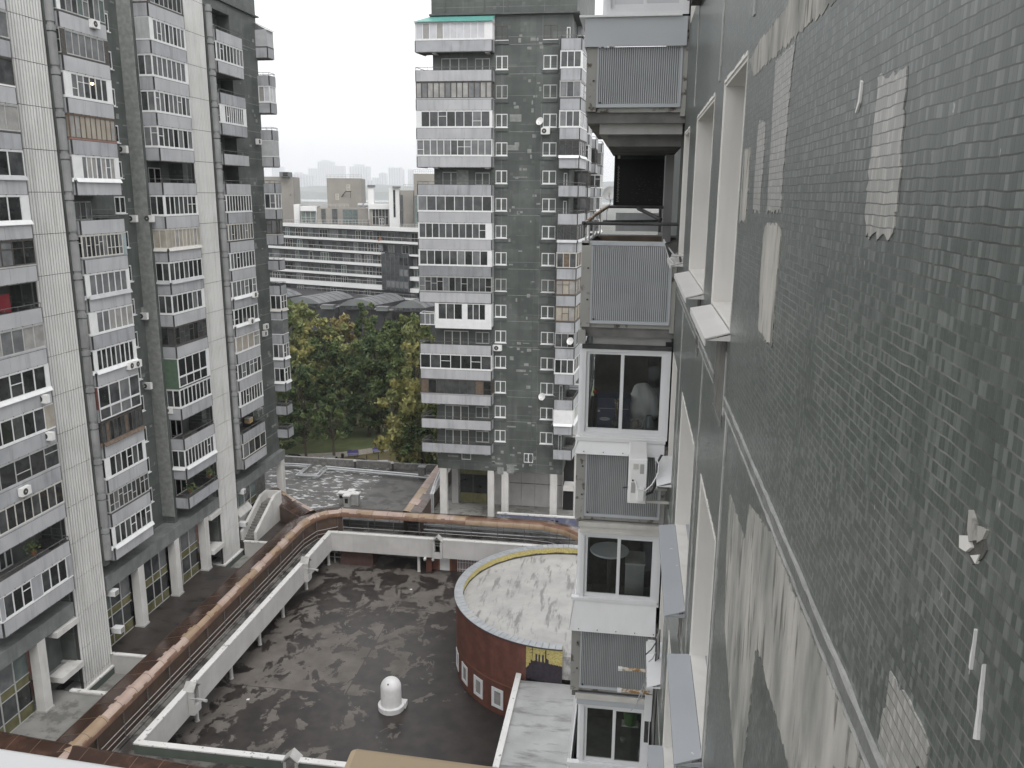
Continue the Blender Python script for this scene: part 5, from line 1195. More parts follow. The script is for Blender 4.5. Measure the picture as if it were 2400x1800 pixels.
for o, dz in ((0, 0), (.45, .12)):
    z = TE+.35+dz; pp.tube([(-60, 100.9+o, z), (-42.3+o, 100.9+o, z), (-42.3+o, 97.4+o*.4, z), (-39.2-o, 97.4+o*.4, z), (-39.2-o, 100.6+o, z), (-24.2, 99.2+o, z)], .13, 'pipe_silver', 8)
tag(pp.build('pipe_run'), 'pair of silver lagged pipes with a square loop along the far edge of the roof', 'pipes')
for i, x in enumerate((-30.8, -36)):
    b = MB(); b.tube([(x, 102.2, TE), (x, 102.2, TE+1.1)], .15, 'dark_metal', 8); b.tube([(x, 102.2, TE+1.1), (x, 102.2, TE+1.35)], .26, 'ac_grey', 8, .05); tag(b.build('vent_pipe'), ('dark vent pipe on the far roof edge nearest the green tower', 'dark vent pipe on the far roof edge nearest the left tower')[i], 'vent pipe')
b = MB(); b.prism([(-14.0, 86.35), (-1.5, 86.35), (-1.5, 86.6), (-14.0, 86.6)], DK, -34.95, 'mural_blue'); b.box(-14.1, -1.5, 86.3, 86.65, -34.95, -34.8, 'cap_white')
for x in (-11.9, -11.4, -11.0, -10.5, -8.0, -7.5, -5.0): b.box(x, x+.28, 86.33, 86.36, -35.6, -35.3, 'dark_void')
tag(b.build('mural_wall'), 'low blue painted wall with peeling white marks in front of the green tower pillars', 'wall')
pr = MB()
for y in (84.3, 85.4):
    for z in (-36.5, -35.9): pr.tube([(-22, y, z), (-4, y, z)], .1, 'pipe_silver', 6)
tag(pr.build('pipe_run'), 'dull pipes under the far arched gallery beside the mural wall', 'pipes')
for i, x in enumerate((-22.0, -21.75)):
    b = MB(); b.tube([(x-.2, 88.5, TE), (x-.2, 88.5, TE+2.3), (x, 89.6, TE+3.2), (x+.1, 92, TE+4.0)], .13, 'pipe_silver', 8); tag(b.build('duct'), ('silver duct climbing beside the leftmost pillar of the green tower, left one', 'silver duct climbing beside the leftmost pillar of the green tower, right one')[i], 'duct')
q = random.Random(3); m = MB(); k = 34
m.prism([(-25.9+(2.6+.5*math.sin(5*t)+q.uniform(-.5,.5))*math.cos(t), 87.6+(.75+q.uniform(-.25,.25))*math.sin(t)) for t in [2*math.pi*i/k for i in range(k)]], TE-.1, TE+.006, 'puddle'); struct(m, 'puddle')
# low roof light with a white frame beside the far gallery
b = MB(); b.prism([(-29.5, 86.0), (-24.6, 86.0), (-24.6, 88.2), (-29.5, 88.2)], TE, TE+.1, 'roof_black')
for z in (TE+.5, TE+1.0): b.tube([(-29.5, 84.8, z), (-24.3, 84.8, z), (-24.3, 88, z)], .03, 'rail_pale', 5)
for x in (-29.5, -27.8, -26.1, -24.3): b.tube([(x, 84.8, TE), (x, 84.8, TE+1.0)], .03, 'rail', 5)
tag(b.build('guard_rail'), 'pale guard rail round a dark roof hatch just behind the far gallery', 'railing')

# ---------------------------------------------------------------- outdoor stairs at the far column
stt = thing('outdoor_stairs', (-39.4, 80, TE), 'white walled outdoor stairs with dark steps beside the far ribbed column', 'stairs')
b = MB()
for i in range(14): b.box(-40.0, -38.75, 77.9+i*.33, 78.26+i*.33+(.0), TE-.3, TE+.17*(i+1), 'slab_dark')
b.box(-40.0, -38.75, 82.5, 84.2, TE-.3, TE+2.38, 'slab_dark'); b.build('steps', stt)
for x in (-40.3, -38.75):
    b = MB(); b.hexa([(x, 77.6, TE), (x+.3, 77.6, TE), (x+.3, 82.5, TE), (x, 82.5, TE)], [(x, 77.6, TE+1.0), (x+.3, 77.6, TE+1.0), (x+.3, 82.5, TE+3.3), (x, 82.5, TE+3.3)], 'pillar'); b.box(x, x+.3, 82.5, 84.2, TE, TE+3.3, 'pillar'); b.build('side_wall', stt)
b = MB(); b.box(-40.0, -38.75, 84.0, 84.2, TE+2.38, TE+3.3, 'pillar'); b.build('end_wall', stt)
gp = thing('entrance_hood', (-41.2, 78.6, TE), 'white gabled entrance hood between the far ribbed column and the stairs', 'porch')
b = MB(); b.slab([(-42.6, 78.0, TE+2.3), (-41.5, 78.0, TE+3.7), (-41.5, 81.0, TE+3.7), (-42.6, 81.0, TE+2.3)], (0, 0, .14), 'pillar'); b.slab([(-40.4, 78.0, TE+2.3), (-41.5, 78.0, TE+3.7), (-41.5, 81.0, TE+3.7), (-40.4, 81.0, TE+2.3)], (0, 0, .14), 'pillar'); b.build('roof', gp)
b = MB(); b.slab([(-42.4, 78.2, TE+2.3), (-41.5, 78.2, TE+3.5), (-40.6, 78.2, TE+2.3)], (0, .1, 0), 'pillar'); b.box(-42.4, -42.25, 78.1, 80.8, TE, TE+2.4, 'pillar_dim'); b.box(-40.75, -40.6, 78.1, 80.8, TE, TE+2.4, 'pillar_dim'); b.box(-42.2, -40.8, 80.5, 80.6, TE, TE+2.3, 'dark_void'); b.build('wall', gp)
# flood light boxes hung near the columns
for i, (px, lab) in enumerate((((1485, 1040, 0, 1200), 'white box lamp on the glazing beside the first ribbed column'), ((1490, 1390, 300, 900), 'white box lamp on the wall right of the far ribbed column'), ((1515, 430, 300, 1150), 'white box lamp over the stairs beside the far ribbed column'), ((1560, 1520, 0, 1200), 'white sign board at the shop front behind the first ribbed column'))):
    p = atX(px[2]+px[0]*.18083, px[3]+px[1]*.18083, -39.9); b = MB()
    b.box(-40.5, -39.7, p.y-.3, p.y+.3, p.z-.25, p.z+.22, 'frame_white'); b.box(-40.9, -40.5, p.y-.06, p.y+.06, p.z-.06, p.z+.06, 'ac_grey'); b.box(-39.72, -39.68, p.y-.24, p.y+.24, p.z-.2, p.z+.16, 'glass_curtain'); tag(b.build('box_lamp', bevel=.03), lab, 'lamp')
# ================================================================ GROUND AND PARK
m = MB(); m.box(-13000, 13000, -400, 13500, GR-1, GR-.02, 'city_ground'); struct(m, 'ground')
m = MB(); m.box(-120, 20, 104, 121.5, GR-.3, GR+.01, 'asphalt'); struct(m, 'road')
m = MB(); m.prism([(-120, 121.5), (40, 121.5), (40, 190), (-120, 190)], GR-.3, GR+.02, 'grass'); struct(m, 'lawn')
m = MB(); m.prism([(-47, 121.5), (-25, 121.5), (-25, 131), (-38.5, 128.3), (-47, 123.4)], GR-.2, GR+.03, 'dry_grass'); struct(m, 'verge')
m = MB(); m.prism([(-62, 119.5), (-54.6, 120.6), (-46.5, 123.2), (-38.5, 128.8), (-30, 134), (-30, 136.8), (-39, 131.8), (-47, 126.2), (-55, 123.6), (-62, 122.3)], GR-.2, GR+.04, 'path_paving'); struct(m, 'path')
m = MB(); k = 20; m.prism([(-46.5+4.2*math.cos(2*math.pi*i/k), 145.5+4.5*math.sin(2*math.pi*i/k)) for i in range(k)], GR-.2, GR+.03, 'sand'); struct(m, 'sandpit')
# benches, litter bin, fence posts along the path
def bench(loc, rot, lab):
    t = thing('park_bench', loc, lab, 'bench', 'purple benches beside the park path'); t.rotation_euler = (0, 0, rot); o = Vector(loc)
    for nm, bx in (('seat', (-.9,.9,-.25,.2,.42,.48)), ('backrest', (-.9,.9,.2,.26,.55,.95))):
        b = MB(); b.box(*bx, 'purple')
        if nm == 'backrest':
            for c in (-.45, .45): b.slab([(c+.4*math.cos(math.pi*i/10), .2, .95+.22*math.sin(math.pi*i/10)) for i in range(11)], (0, .05, 0), 'purple')
        b.v = [tuple(o+Vector(v)) for v in b.v]; b.build(nm, t)
    for x in (-.75, .7):
        b = MB(); b.box(x, x+.06, -.22, .24, 0, .42, 'dark_metal'); b.v = [tuple(o+Vector(v)) for v in b.v]; b.build('leg', t)
p = atZ(828, 1071, GR); bench((p.x, p.y, GR+.03), R(25), 'purple park bench nearer the big tree by the path'); p = atZ(886, 1062, GR); bench((p.x, p.y, GR+.03), R(28), 'purple park bench nearer the dark trees by the green tower')
p = atZ(803, 1074, GR); b = MB(); b.lathe((p.x, p.y), [(0, GR), (.22, GR), (.27, GR+.75), (.2, GR+.75), (.18, GR+.1)], 'dark_metal', 12); tag(b.build('litter_bin'), 'dark litter bin to the left of the benches by the path', 'litter bin')
fp = None
for i in range(12):
    q = atZ(640+i*27.5, 1083-i*.2-max(0, i-6)*1.6, GR)
    if fp is None:
        b = MB(); b.box(q.x-.06, q.x+.06, q.y-.06, q.y+.06, GR, GR+.75, 'dark_metal'); b.box(q.x-.08, q.x+.08, q.y-.08, q.y+.08, GR+.75, GR+.82, 'dark_metal'); fp = tag(b.build('bollard'), 'short dark post in the row between the park path and the cars', 'bollard', 'short dark posts along the park path')
    else: dup(fp, (q.x, q.y, GR))
p = atZ(898, 1012, GR); b = MB(); b.tube([(p.x, p.y, GR), (p.x, p.y, GR+3.6)], .07, 'frame_white', 6, .05); lo = b.build('mast'); tag(lo, 'thin white mast standing in the sandpit', 'mast')
p = atZ(880, 988, GR); pg = thing('playground_tower', (p.x, p.y, GR), 'small playground tower with a yellow roof and a red slide', 'playground')
b = MB()
for dx in (-.7, .7):
    for dy in (-.7, .7): b.box(p.x+dx-.06, p.x+dx+.06, p.y+dy-.06, p.y+dy+.06, GR, GR+3.0, 'cloth_blue')
b.box(p.x-.8, p.x+.8, p.y-.8, p.y+.8, GR+1.3, GR+1.4, 'wood'); b.build('frame', pg)
b = MB(); b.slab([(p.x-1.05, p.y-1, GR+2.9), (p.x, p.y-1, GR+3.8), (p.x, p.y+1, GR+3.8), (p.x-1.05, p.y+1, GR+2.9)], (0, 0, .08), 'yellow_roof'); b.slab([(p.x+1.05, p.y-1, GR+2.9), (p.x, p.y-1, GR+3.8), (p.x, p.y+1, GR+3.8), (p.x+1.05, p.y+1, GR+2.9)], (0, 0, .08), 'yellow_roof'); b.build('roof', pg)
b = MB(); b.slab([(p.x+.7, p.y-.3, GR+1.4), (p.x+2.6, p.y-.9, GR+.25), (p.x+2.6, p.y-.3, GR+.25), (p.x+.7, p.y+.3, GR+1.4)], (0, 0, .08), 'red_slide'); b.slab([(p.x+.7, p.y-.3, GR+1.4), (p.x+2.6, p.y-.9, GR+.25), (p.x+2.6, p.y-.9, GR+.5), (p.x+.7, p.y-.3, GR+1.75)], (.03, .06, 0), 'red_slide'); b.build('slide', pg)
# ---------------------------------------------------------------- parked cars
def car(x, y, rot, m_, lab):
    t = thing('parked_car', (x, y, GR+.01), lab, 'car', 'cars parked beyond the podium roof'); t.rotation_euler = (0, 0, rot); o = Vector((x, y, GR+.01))
    def put(mb, nm, par=t, **k): mb.v = [tuple(o+Vector(v)) for v in mb.v]; return mb.build(nm, par, **k)
    sec = [(-2.15,.45,.62,.70),(-2.05,.32,.85,.80),(-1.2,.28,.92,.86),(-.9,.28,.94,.87),(.9,.28,.93,.87),(1.6,.28,.85,.85),(2.0,.32,.72,.78),(2.2,.42,.58,.62)]
    b = MB(); rows = []
    for x_, zl, zh, w in sec:
        r = [(x_, -w, zl), (x_, -w, zl+(zh-zl)*.6), (x_, -w*.92, zh), (x_, w*.92, zh), (x_, w, zl+(zh-zl)*.6), (x_, w, zl)]; rows.append(r)
    i0 = len(b.v)
    for r in rows: b.v += r
    for k in range(len(rows)-1):
        for j in range(6): b.f.append(((i0+k*6+j, i0+k*6+(j+1) % 6, i0+k*6+6+(j+1) % 6, i0+k*6+6+j), m_))
    b.f.append((tuple(i0+j for j in range(6)), m_)); b.f.append((tuple(i0+(len(rows)-1)*6+j for j in range(6)), m_)); put(b, 'body', smooth=True)
    b = MB(); lo = [(-1.75,-.78,.90),(1.15,-.78,.90),(1.15,.78,.90),(-1.75,.78,.90)]; hi = [(-1.15,-.60,1.43),(.35,-.62,1.45),(.35,.62,1.45),(-1.15,.60,1.43)]; b.hexa(lo, hi, 'car_glass'); put(b, 'window')
    b = MB(); b.hexa([(-1.2,-.63,1.42),(.4,-.64,1.44),(.4,.64,1.44),(-1.2,.63,1.42)], [(-1.0,-.56,1.48),(.25,-.57,1.5),(.25,.57,1.5),(-1.0,.56,1.48)], m_)
    for s in (-1, 1):
        for (a, za), (c, zc_) in (((-1.75,.9),(-1.15,1.43)), ((1.15,.9),(.35,1.45)), ((-.2,.92),(-.25,1.44))): b.tube([(a, s*.785, za), (c, s*.63, zc_)], .045, m_, 5)
    put(b, 'roof')
    for x_ in (-1.35, 1.35):
        for s in (-1, 1):
            b = MB(); b.tube([(x_, s*.62, .31), (x_, s*.86, .31)], .31, 'tyre', 16); w = put(b, 'wheel'); b = MB(); b.tube([(x_, s*.80, .31), (x_, s*.875, .31)], .19, 'chrome', 12); put(b, 'rim', w)
    for s in (-1, 1):
        b = MB(); b.box(2.08, 2.17, s*.62-.14, s*.62+.14, .56, .68, 'frame_white'); put(b, 'headlight'); b = MB(); b.box(-2.17, -2.1, s*.6-.12, s*.6+.12, .64, .76, 'lamp_red'); put(b, 'tail_light')
for x, y, r_, m_, lab in ((-37.6, 118.4, R(200), 'car_white', 'white parked car nearest the green tower beyond the roof edge'), (-41.6, 118.6, R(196), 'car_dark', 'dark parked car between the white car and the silver one'), (-46.4, 119.2, R(192), 'car_silver', 'silver parked car under the big park tree'), (-52.5, 119.0, R(188), 'car_dark', 'dark parked car half hidden behind the left end of the roof wall'), (-57.4, 118.8, R(185), 'car_dark', 'dark parked car closest to the left tower')): car(x, y, r_, m_, lab)

# ================================================================ TREES
def tree_proto(name, h, rad, mats, seed, label, leaf=.34, nclump=46, per=105, trunk='bark', slim=1.0, low=.16):
    q = random.Random(seed); t = thing(name, (0, 0, GR), label, 'tree', 'park trees'); 
    tr = MB(); z0 = GR; tw = .05*rad+.10
    bend = [(0, 0, z0), (q.uniform(-.2,.2), q.uniform(-.2,.2), z0+h*.3), (q.uniform(-.4,.4), q.uniform(-.4,.4), z0+h*.62), (q.uniform(-.5,.5), q.uniform(-.5,.5), z0+h*.92)]
    tr.tube(bend, tw, trunk, 8, .04)
    cl = []
    for i in range(nclump):
        u = q.random()**.85; zz = low+(.96-low)*u
        wr = rad*(math.sin(math.pi*min(1, (zz-low*.55)/(1.06-low*.55)))**.65)*slim
        a = q.uniform(0, 6.283); rr = wr*math.sqrt(q.uniform(.12, 1)); c = Vector((rr*math.cos(a), rr*math.sin(a), z0+h*zz)); cl.append((c, q.uniform(.15, .30)*rad*(1.05-.35*zz)))
    for c, s in cl[::3]:
        b0 = Vector(bend[1]).lerp(Vector(bend[2]), q.random()); mid = b0.lerp(c, .55)+Vector((0, 0, -.4)); tr.tube([b0, mid, c], tw*.35, trunk, 5, .025)
    tr.build('trunk', t)
    cr = MB()
    for ci, (c, s) in enumerate(cl):
        mt = mats[0] if q.random() < .62 else mats[1]
        for _ in range(per):
            v = Vector((q.gauss(0, 1), q.gauss(0, 1), q.gauss(0, .8))); v = v.normalized()*s*(q.random()**.45)*q.uniform(.85, 1.25) if v.length > 0 else v
            p = c+v+Vector((0, 0, -.12*v.length)); e = leaf*q.uniform(.6, 1.35)
            d1 = Vector((q.gauss(0,1), q.gauss(0,1), q.gauss(0,.7))).normalized(); d2 = d1.orthogonal().normalized(); d2 = (Matrix.Rotation(q.uniform(0, 6.28), 3, d1) @ d2)
            d3 = d1.cross(d2)*e*.55; d2 = d2*e
            cr.face([p-d2, p-d2*.1+d3, p+d2, p-d2*.1-d3], mt)
    cr.build('crown', t, recalc=False)
    return t
kinds = {
 'olive': tree_proto('tree', 19, 4.6, ('leaf_olive', 'leaf_green'), 1, 'olive', .36),
 'yellow': tree_proto('tree', 17, 4.2, ('leaf_yellow', 'leaf_olive'), 2, 'yellow', .36),
 'green': tree_proto('tree', 18, 4.8, ('leaf_green', 'leaf_dark'), 3, 'green', .36),
 'dark': tree_proto('tree', 15, 4.4, ('leaf_dark', 'leaf_green'), 4, 'dark', .36, 44),
 'bush': tree_proto('tree', 11, 4.4, ('leaf_yellow', 'leaf_olive'), 8, 'bush', .34, 56, 120, low=.07),
 'tall': tree_proto('tree', 24, 3.2, ('leaf_green', 'leaf_dark'), 5, 'tall', .34, 44),
 'rust': tree_proto('tree', 18, 4.2, ('leaf_rust', 'leaf_olive'), 6, 'rust', .36),
 'open': tree_proto('tree', 13, 4.2, ('leaf_dark', 'leaf_green'), 7, 'open', .30, 34, 70, low=.42)}
used = set()
def put_tree(kind, px, py, Y, label, h=None, wd=None):
    """px, py: where the top of the crown shows; Y: how far off it stands"""
    top = atY(px, py, Y); k = kinds[kind]; base = {'olive':19,'yellow':17,'green':18,'dark':15,'tall':24,'rust':18,'open':13,'bush':11}[kind]
    s = (top.z-GR)/base*1.02
    o = k if kind not in used else dup(k)
    used.add(kind); o.location = (top.x, Y, GR); o.rotation_euler = (0, 0, rng.uniform(0, 6.28)); w = wd or min(1.25, max(.8, s)); o.scale = (w, w, s); o['label'] = label
TREES = [('olive', 692, 705, 152, 'olive tree just right of the left tower, tallest in the back row there'), ('yellow', 735, 742, 149, 'yellowish tree in the back row between the olive tree and the rusty one'), ('rust', 802, 741, 152, 'rust tinted tree in the middle of the back row'),
 ('tall', 857, 706, 157, 'slim tall dark tree rising in front of the low vaulted hall'), ('green', 900, 742, 155, 'green tree to the right of the slim tall one'), ('olive', 975, 738, 146, 'olive tree partly behind the green tower balconies, back row'), ('green', 935, 752, 150, 'dense green tree between the slim tall tree and the green tower'),
 ('yellow', 975, 795, 133, 'bright yellow green tree touching the green tower balconies'), ('olive', 655, 735, 140, 'olive tree half hidden by the left tower corner balconies'), ('yellow', 690, 800, 136, 'yellow green tree low beside the left tower'), ('green', 760, 790, 140, 'green tree in the middle of the grove, second row'),
 ('olive', 825, 800, 142, 'olive tree in the middle of the grove below the rusty one'), ('green', 880, 780, 138, 'wide green tree in the centre right of the grove'), ('green', 920, 820, 135, 'green tree low in the grove next to the yellow green one'), ('dark', 700, 860, 130, 'dark green tree near the left tower above the road'),
 ('dark', 790, 860, 134, 'dark tree in the shade behind the big park tree'), ('dark', 860, 850, 136, 'dark tree behind the playground tower'), ('dark', 925, 880, 138, 'dark tree to the right of the playground tower'), ('open', 778, 935, 121.8, 'big loose crowned park tree with a visible trunk by the road'), ('open', 712, 955, 122.5, 'smaller loose crowned tree between the road and the left tower'),
 ('bush', 962, 898, 117, 'rounded yellow green tree beside the green tower, nearest one'), ('olive', 1003, 925, 116, 'olive tree partly hidden by the lower balconies of the green tower'), ('dark', 985, 1000, 113, 'low dark tree at the foot of the green tower'), ('dark', 655, 900, 126, 'dark tree seen between the lower corner balconies of the left tower'), ('dark', 640, 960, 121, 'low dark tree behind the lowest corner balconies')]
for a in TREES: put_tree(*a)

# ================================================================ BUILDINGS BEYOND THE PARK
FA, FB = Vector((-101.9, 235)), Vector((-54.9, 212)); fd = (FB-FA).normalized(); fn = Vector((fd.y, -fd.x))   # facade line, fn faces the camera
def fz(x, y, off=0):
    d = ray(x, y); P = FA+fn*off; t = (P.dot(fn))/(d.x*fn.x+d.y*fn.y); return d*t
Z2 = lambda x, y: (640+x*.18083, 500+y*.18083)
Z1 = lambda x, y: (640+x*.18083, 370+y*.18083)
bb = thing('residential_block', (-78, 223, GR), 'long modern block with white floor bands and dark glazing beyond the trees', 'apartment building')
def fs(p): return (Vector((p.x, p.y))-FA).dot(fd)
def band(l, r_, off, out, nm, m_):   # l, r = ((x,ytop,ybot)) in the photo
    a0, a1, b0, b1 = fz(*Z2(l[0], l[1]), out), fz(*Z2(l[0], l[2]), out), fz(*Z2(r_[0], r_[1]), out), fz(*Z2(r_[0], r_[2]), out)
    back = -fn*(out-off); bv = Vector((back.x, back.y, 0)); b = MB()
    b.hexa([a1, b1, b1+bv, a1+bv], [a0, b0, b0+bv, a0+bv], m_); return b.build(nm, bb)
w_ = MB(); s0, s1 = -35, 75
q = [FA+fd*s0, FA+fd*s1, FA+fd*s1-fn*16, FA+fd*s0-fn*16]; w_.prism([tuple(v) for v in q], GR, -9.6, 'dark_clad'); w_.build('wall', bb)
BANDS = [((-250,112,148),(2300,208,262)), ((-250,268,292),(1890,380,408)), ((-250,409,434),(1400,510,535)), ((-250,556,582),(1405,660,690)), ((-250,698,722),(1410,815,842)), ((-250,823,872),(1412,935,993)), ((310,1003,1075),(1840,1110,1135))]
for i, (l, r_) in enumerate(BANDS):
    o = band(l, r_, -.2, 1.5, 'floor_band', 'white_clad')
    if i: 
        a, c = fz(*Z2(l[0], l[1]-52), 1.45), fz(*Z2(r_[0], r_[1]-50), 1.45); b = MB(); b.tube([a, c], .05, 'rail_pale', 4)
        k = 22
        for j in range(k): p = a.lerp(c, j/k); b.tube([p, p-Vector((0, 0, 1.05))], .03, 'rail_pale', 4)
        b.build('railing', bb)
for l, r_ in (((1760,535,556),(2300,562,588)), ((1762,690,716),(2300,716,744)), ((1765,822,872),(2300,856,910)), ((1770,975,1026),(2300,1002,1058))): band(l, r_, -.2, 1.5, 'floor_band', 'white_clad')
rb_ = random.Random(31)
for i in range(6):
    (l, r_), (l2, r2) = BANDS[i], BANDS[i+1]
    for j in range(13):
        x = -20+j*150+rb_.uniform(0, 40)
        if 1390 < x < 1760 and i > 1: continue
        t = (x-l[0])/(r_[0]-l[0]); t2 = (x-l2[0])/(r2[0]-l2[0]); yt = l[2]+(r_[2]-l[2])*t; yb = l2[1]+(r2[1]-l2[1])*t2
        p0, p1 = fz(*Z2(x, yt+(yb-yt)*.12), .1), fz(*Z2(x, yb-4), .1); s = fs(p0); wd = rb_.uniform(1.4, 3.4); k = max(1, round(wd/1.0))
        A_ = (FA.x, FA.y); zt_, zb_ = p0.z, p1.z
        f = MB(); g = MB(); fm = rb_.choice(('frame_grey', 'frame_pale', 'frame_dark', 'grey_clad'))
        f.obox(A_, fd, fn, s, s+wd, -.05, .1, zt_-.08, zt_, fm); f.obox(A_, fd, fn, s, s+wd, -.05, .1, zb_, zb_+.08, fm)
        for t_ in range(k+1): f.obox(A_, fd, fn, s+wd*t_/k-.04, s+wd*t_/k+.04, -.05, .1, zb_+.08, zt_-.08, fm)
        o = f.build('window', bb); g.obox(A_, fd, fn, s, s+wd, -.05, .04, zb_, zt_, rb_.choice(('glass_dark', 'glass_mid', 'glass_grey', 'glass_mid', 'glass_green'))); g.build('pane', o)
# dark glazed bay
a, c = fz(*Z2(1405, 522), 2.0), fz(*Z2(1758, 1018), 2.0); sa, sc_ = fs(a), fs(c)
b = MB(); b.obox((FA.x, FA.y), fd, fn, sa, sc_, -.2, 2.0, c.z, a.z, 'dark_clad'); H_ = a.z-c.z
for r0, r1, ms in ((.42, .60, ('glass_grey', 'glass_mid')), (.08, .26, ('glass_grey', 'glass_grey', 'glass_mid')), (.72, .92, ('glass_dark', 'glass_mid'))):
    for t_ in range(6): b.obox((FA.x, FA.y), fd, fn, sa+(sc_-sa)*(t_+.08)/6, sa+(sc_-sa)*(t_+.88)/6, 2.0, 2.04, c.z+H_*r0, c.z+H_*r1, rb_.choice(ms))
for t_ in range(7): b.obox((FA.x, FA.y), fd, fn, sa+(sc_-sa)*t_/6-.04, sa+(sc_-sa)*t_/6+.04, 2.0, 2.09, c.z, a.z, 'grey_clad')
b.build('glazed_bay', bb)
# roof storey and towers, read off the photo as blocks set back from the facade
def blk(x0, y0, x1, y1, off, dep, m_, par, nm, wins=()):
    # each block faces the courtyard squarely; its front plane passes through the facade line set back by off
    P0 = fz(*Z1((x0+x1)/2, y1), off); d0 = BD; n0 = rightn(d0)
    def on(x, y, k=0): d = ray(*Z1(x, y)); return d*(((P0+Vector((n0.x, n0.y, 0))*k).dot(Vector((n0.x, n0.y, 0))))/(d.x*n0.x+d.y*n0.y))
    def ls(p): return (Vector((p.x, p.y))-Vector((P0.x, P0.y))).dot(d0)
    A0_ = (P0.x, P0.y); a, c = on(x0, y0), on(x1, y1); sa, sc_ = ls(a), ls(c); b = MB()
    b.obox(A0_, d0, n0, sa, sc_, -dep, 0, c.z, a.z, m_); o = b.build(nm, par)
    for wx0, wy0, wx1, wy1, gm, k, fm in wins:
        p, q2 = on(wx0, wy0), on(wx1, wy1); u0, u1 = ls(p), ls(q2); f = MB(); f.obox(A0_, d0, n0, u0, u1, -.1, .05, q2.z, p.z, gm)
        for t_ in range(k+1): x = u0+(u1-u0)*t_/k; f.obox(A0_, d0, n0, x-.05, x+.05, -.05, .1, q2.z, p.z, fm)
        for zz in (q2.z, (p.z+q2.z)/2, p.z-.08): f.obox(A0_, d0, n0, u0, u1, -.05, .09, zz, zz+.08, fm)
        f.build('window', o)
    return o
RB = -5; BD = Vector((.975, .222)).normalized()
blk(-400, 240, 285, 860, RB, 12, 'beige_clad', bb, 'roof_tower', ((222, 462, 234, 496, 'dark_void', 1, 'beige_clad'),))
blk(265, 602, 352, 870, RB+2.6, 6, 'white_clad', bb, 'roof_storey'); blk(352, 628, 566, 690, RB+2.6, 6, 'white_clad', bb, 'roof_storey'); blk(352, 690, 560, 870, RB+2.2, 5, 'grey_clad', bb, 'roof_storey', ((360, 692, 555, 850, 'glass_green', 3, 'frame_pale'),)); blk(556, 690, 572, 870, RB+2.6, 5, 'white_clad', bb, 'roof_storey')
blk(566, 652, 1240, 890, RB+1.2, 12, 'beige_clad', bb, 'roof_storey', ((622, 660, 688, 850, 'glass_mid', 1, 'grey_clad'), (762, 660, 838, 850, 'glass_mid', 1, 'grey_clad'), (905, 670, 1100, 860, 'glass_green', 3, 'grey_clad')))
st_o = blk(692, 262, 1148, 700, RB-4, 14, 'beige_clad', bb, 'roof_tower', ((955, 345, 997, 432, 'glass_beige', 1, 'frame_pale'), (812, 465, 852, 545, 'glass_beige', 1, 'frame_pale')))
blk(1226, 382, 1312, 800, RB-2, 3, 'white_clad', bb, 'chimney_block'); blk(1222, 350, 1316, 382, RB-1.9, 3.2, 'grey_clad', bb, 'chimney_cap')
blk(1245, 600, 1505, 665, RB+1.8, 8, 'white_clad', bb, 'roof_storey'); blk(1245, 665, 1500, 890, RB+1.4, 8, 'beige_clad', bb, 'roof_storey', ((1285, 662, 1498, 870, 'glass_mid', 5, 'frame_pale'), (1378, 785, 1440, 880, 'glass_grey', 2, 'frame_white'))); blk(1245, 600, 1284, 890, RB+1.9, 3, 'white_clad', bb, 'roof_storey')
blk(1498, 388, 1648, 905, RB+2.2, 4, 'white_clad', bb, 'chimney_block', ((1556, 415, 1588, 770, 'glass_dark', 1, 'grey_clad'),)); blk(1545, 368, 1646, 388, RB+2.3, 3, 'grey_clad', bb, 'chimney_cap')
blk(1648, 420, 1826, 910, RB+.8, 10, 'beige_clad', bb, 'roof_storey', ((1652, 480, 1690, 880, 'glass_mid', 1, 'grey_clad'),)); blk(1826, 470, 2500, 910, RB+.4, 10, 'beige_clad', bb, 'roof_storey', ((1832, 490, 1920, 880, 'glass_green', 1, 'grey_clad'), (1985, 470, 2040, 640, 'glass_mid', 1, 'grey_clad')))
blk(1818, 205, 2600, 480, RB-6, 10, 'beige_clad', bb, 'roof_tower'); blk(80, 182, 212, 246, RB-2, 5, 'grey_clad', bb, 'plant_box', ((122, 184, 194, 242, 'dark_void', 1, 'grey_clad'),))
def rails(x0, x1, y0, y1, off, nm='roof_rail', k=9):
    a, c = fz(*Z1(x0, y0), off), fz(*Z1(x1, y0), off); dz = a.z-fz(*Z1(x0, y1), off).z; b = MB(); b.tube([a, c], .05, 'rail_pale', 4); b.tube([a-Vector((0,0,dz*.5)), c-Vector((0,0,dz*.5))], .04, 'rail_pale', 4)
    for j in range(k+1): p = a.lerp(c, j/k); b.tube([p, p-Vector((0, 0, dz))], .04, 'rail_pale', 4)
    b.build(nm, bb)
rails(692, 1148, 220, 262, RB-4.3); rails(1820, 2065, 155, 205, RB-6.3); rails(470, 980, 600, 640, RB+.5); rails(1690, 1830, 345, 415, RB+.5, k=5); rails(140, 1250, 805, 870, 1.3, k=26); rails(1650, 1900, 860, 905, 1.3, k=6)
a, c = fz(*Z1(985, 600), RB+.6), fz(*Z1(1230, 660), RB+.6); b = MB(); sa, sc_ = fs(a), fs(c); zc_ = (a.z+c.z)/2
for t_ in range(3): p = FA+fd*(sa+(sc_-sa)*(t_+.1)/3)+fn*(RB-3); p2 = FA+fd*(sa+(sc_-sa)*(t_+.85)/3)+fn*(RB-3); b.tube([(p.x, p.y, zc_+.35), (p2.x, p2.y, zc_+.35)], .55, 'pipe_silver', 10)
b.build('roof_duct', bb)
b = MB(); O_ = RB-3.7
for x0, y0, x1, y1 in ((780, 575, 860, 545), (860, 545, 940, 435), (940, 435, 1010, 435), (780, 465, 860, 465)): b.tube([fz(*Z1(x0, y0), O_), fz(*Z1(x1, y1), O_)], .14, 'dark_metal', 4)
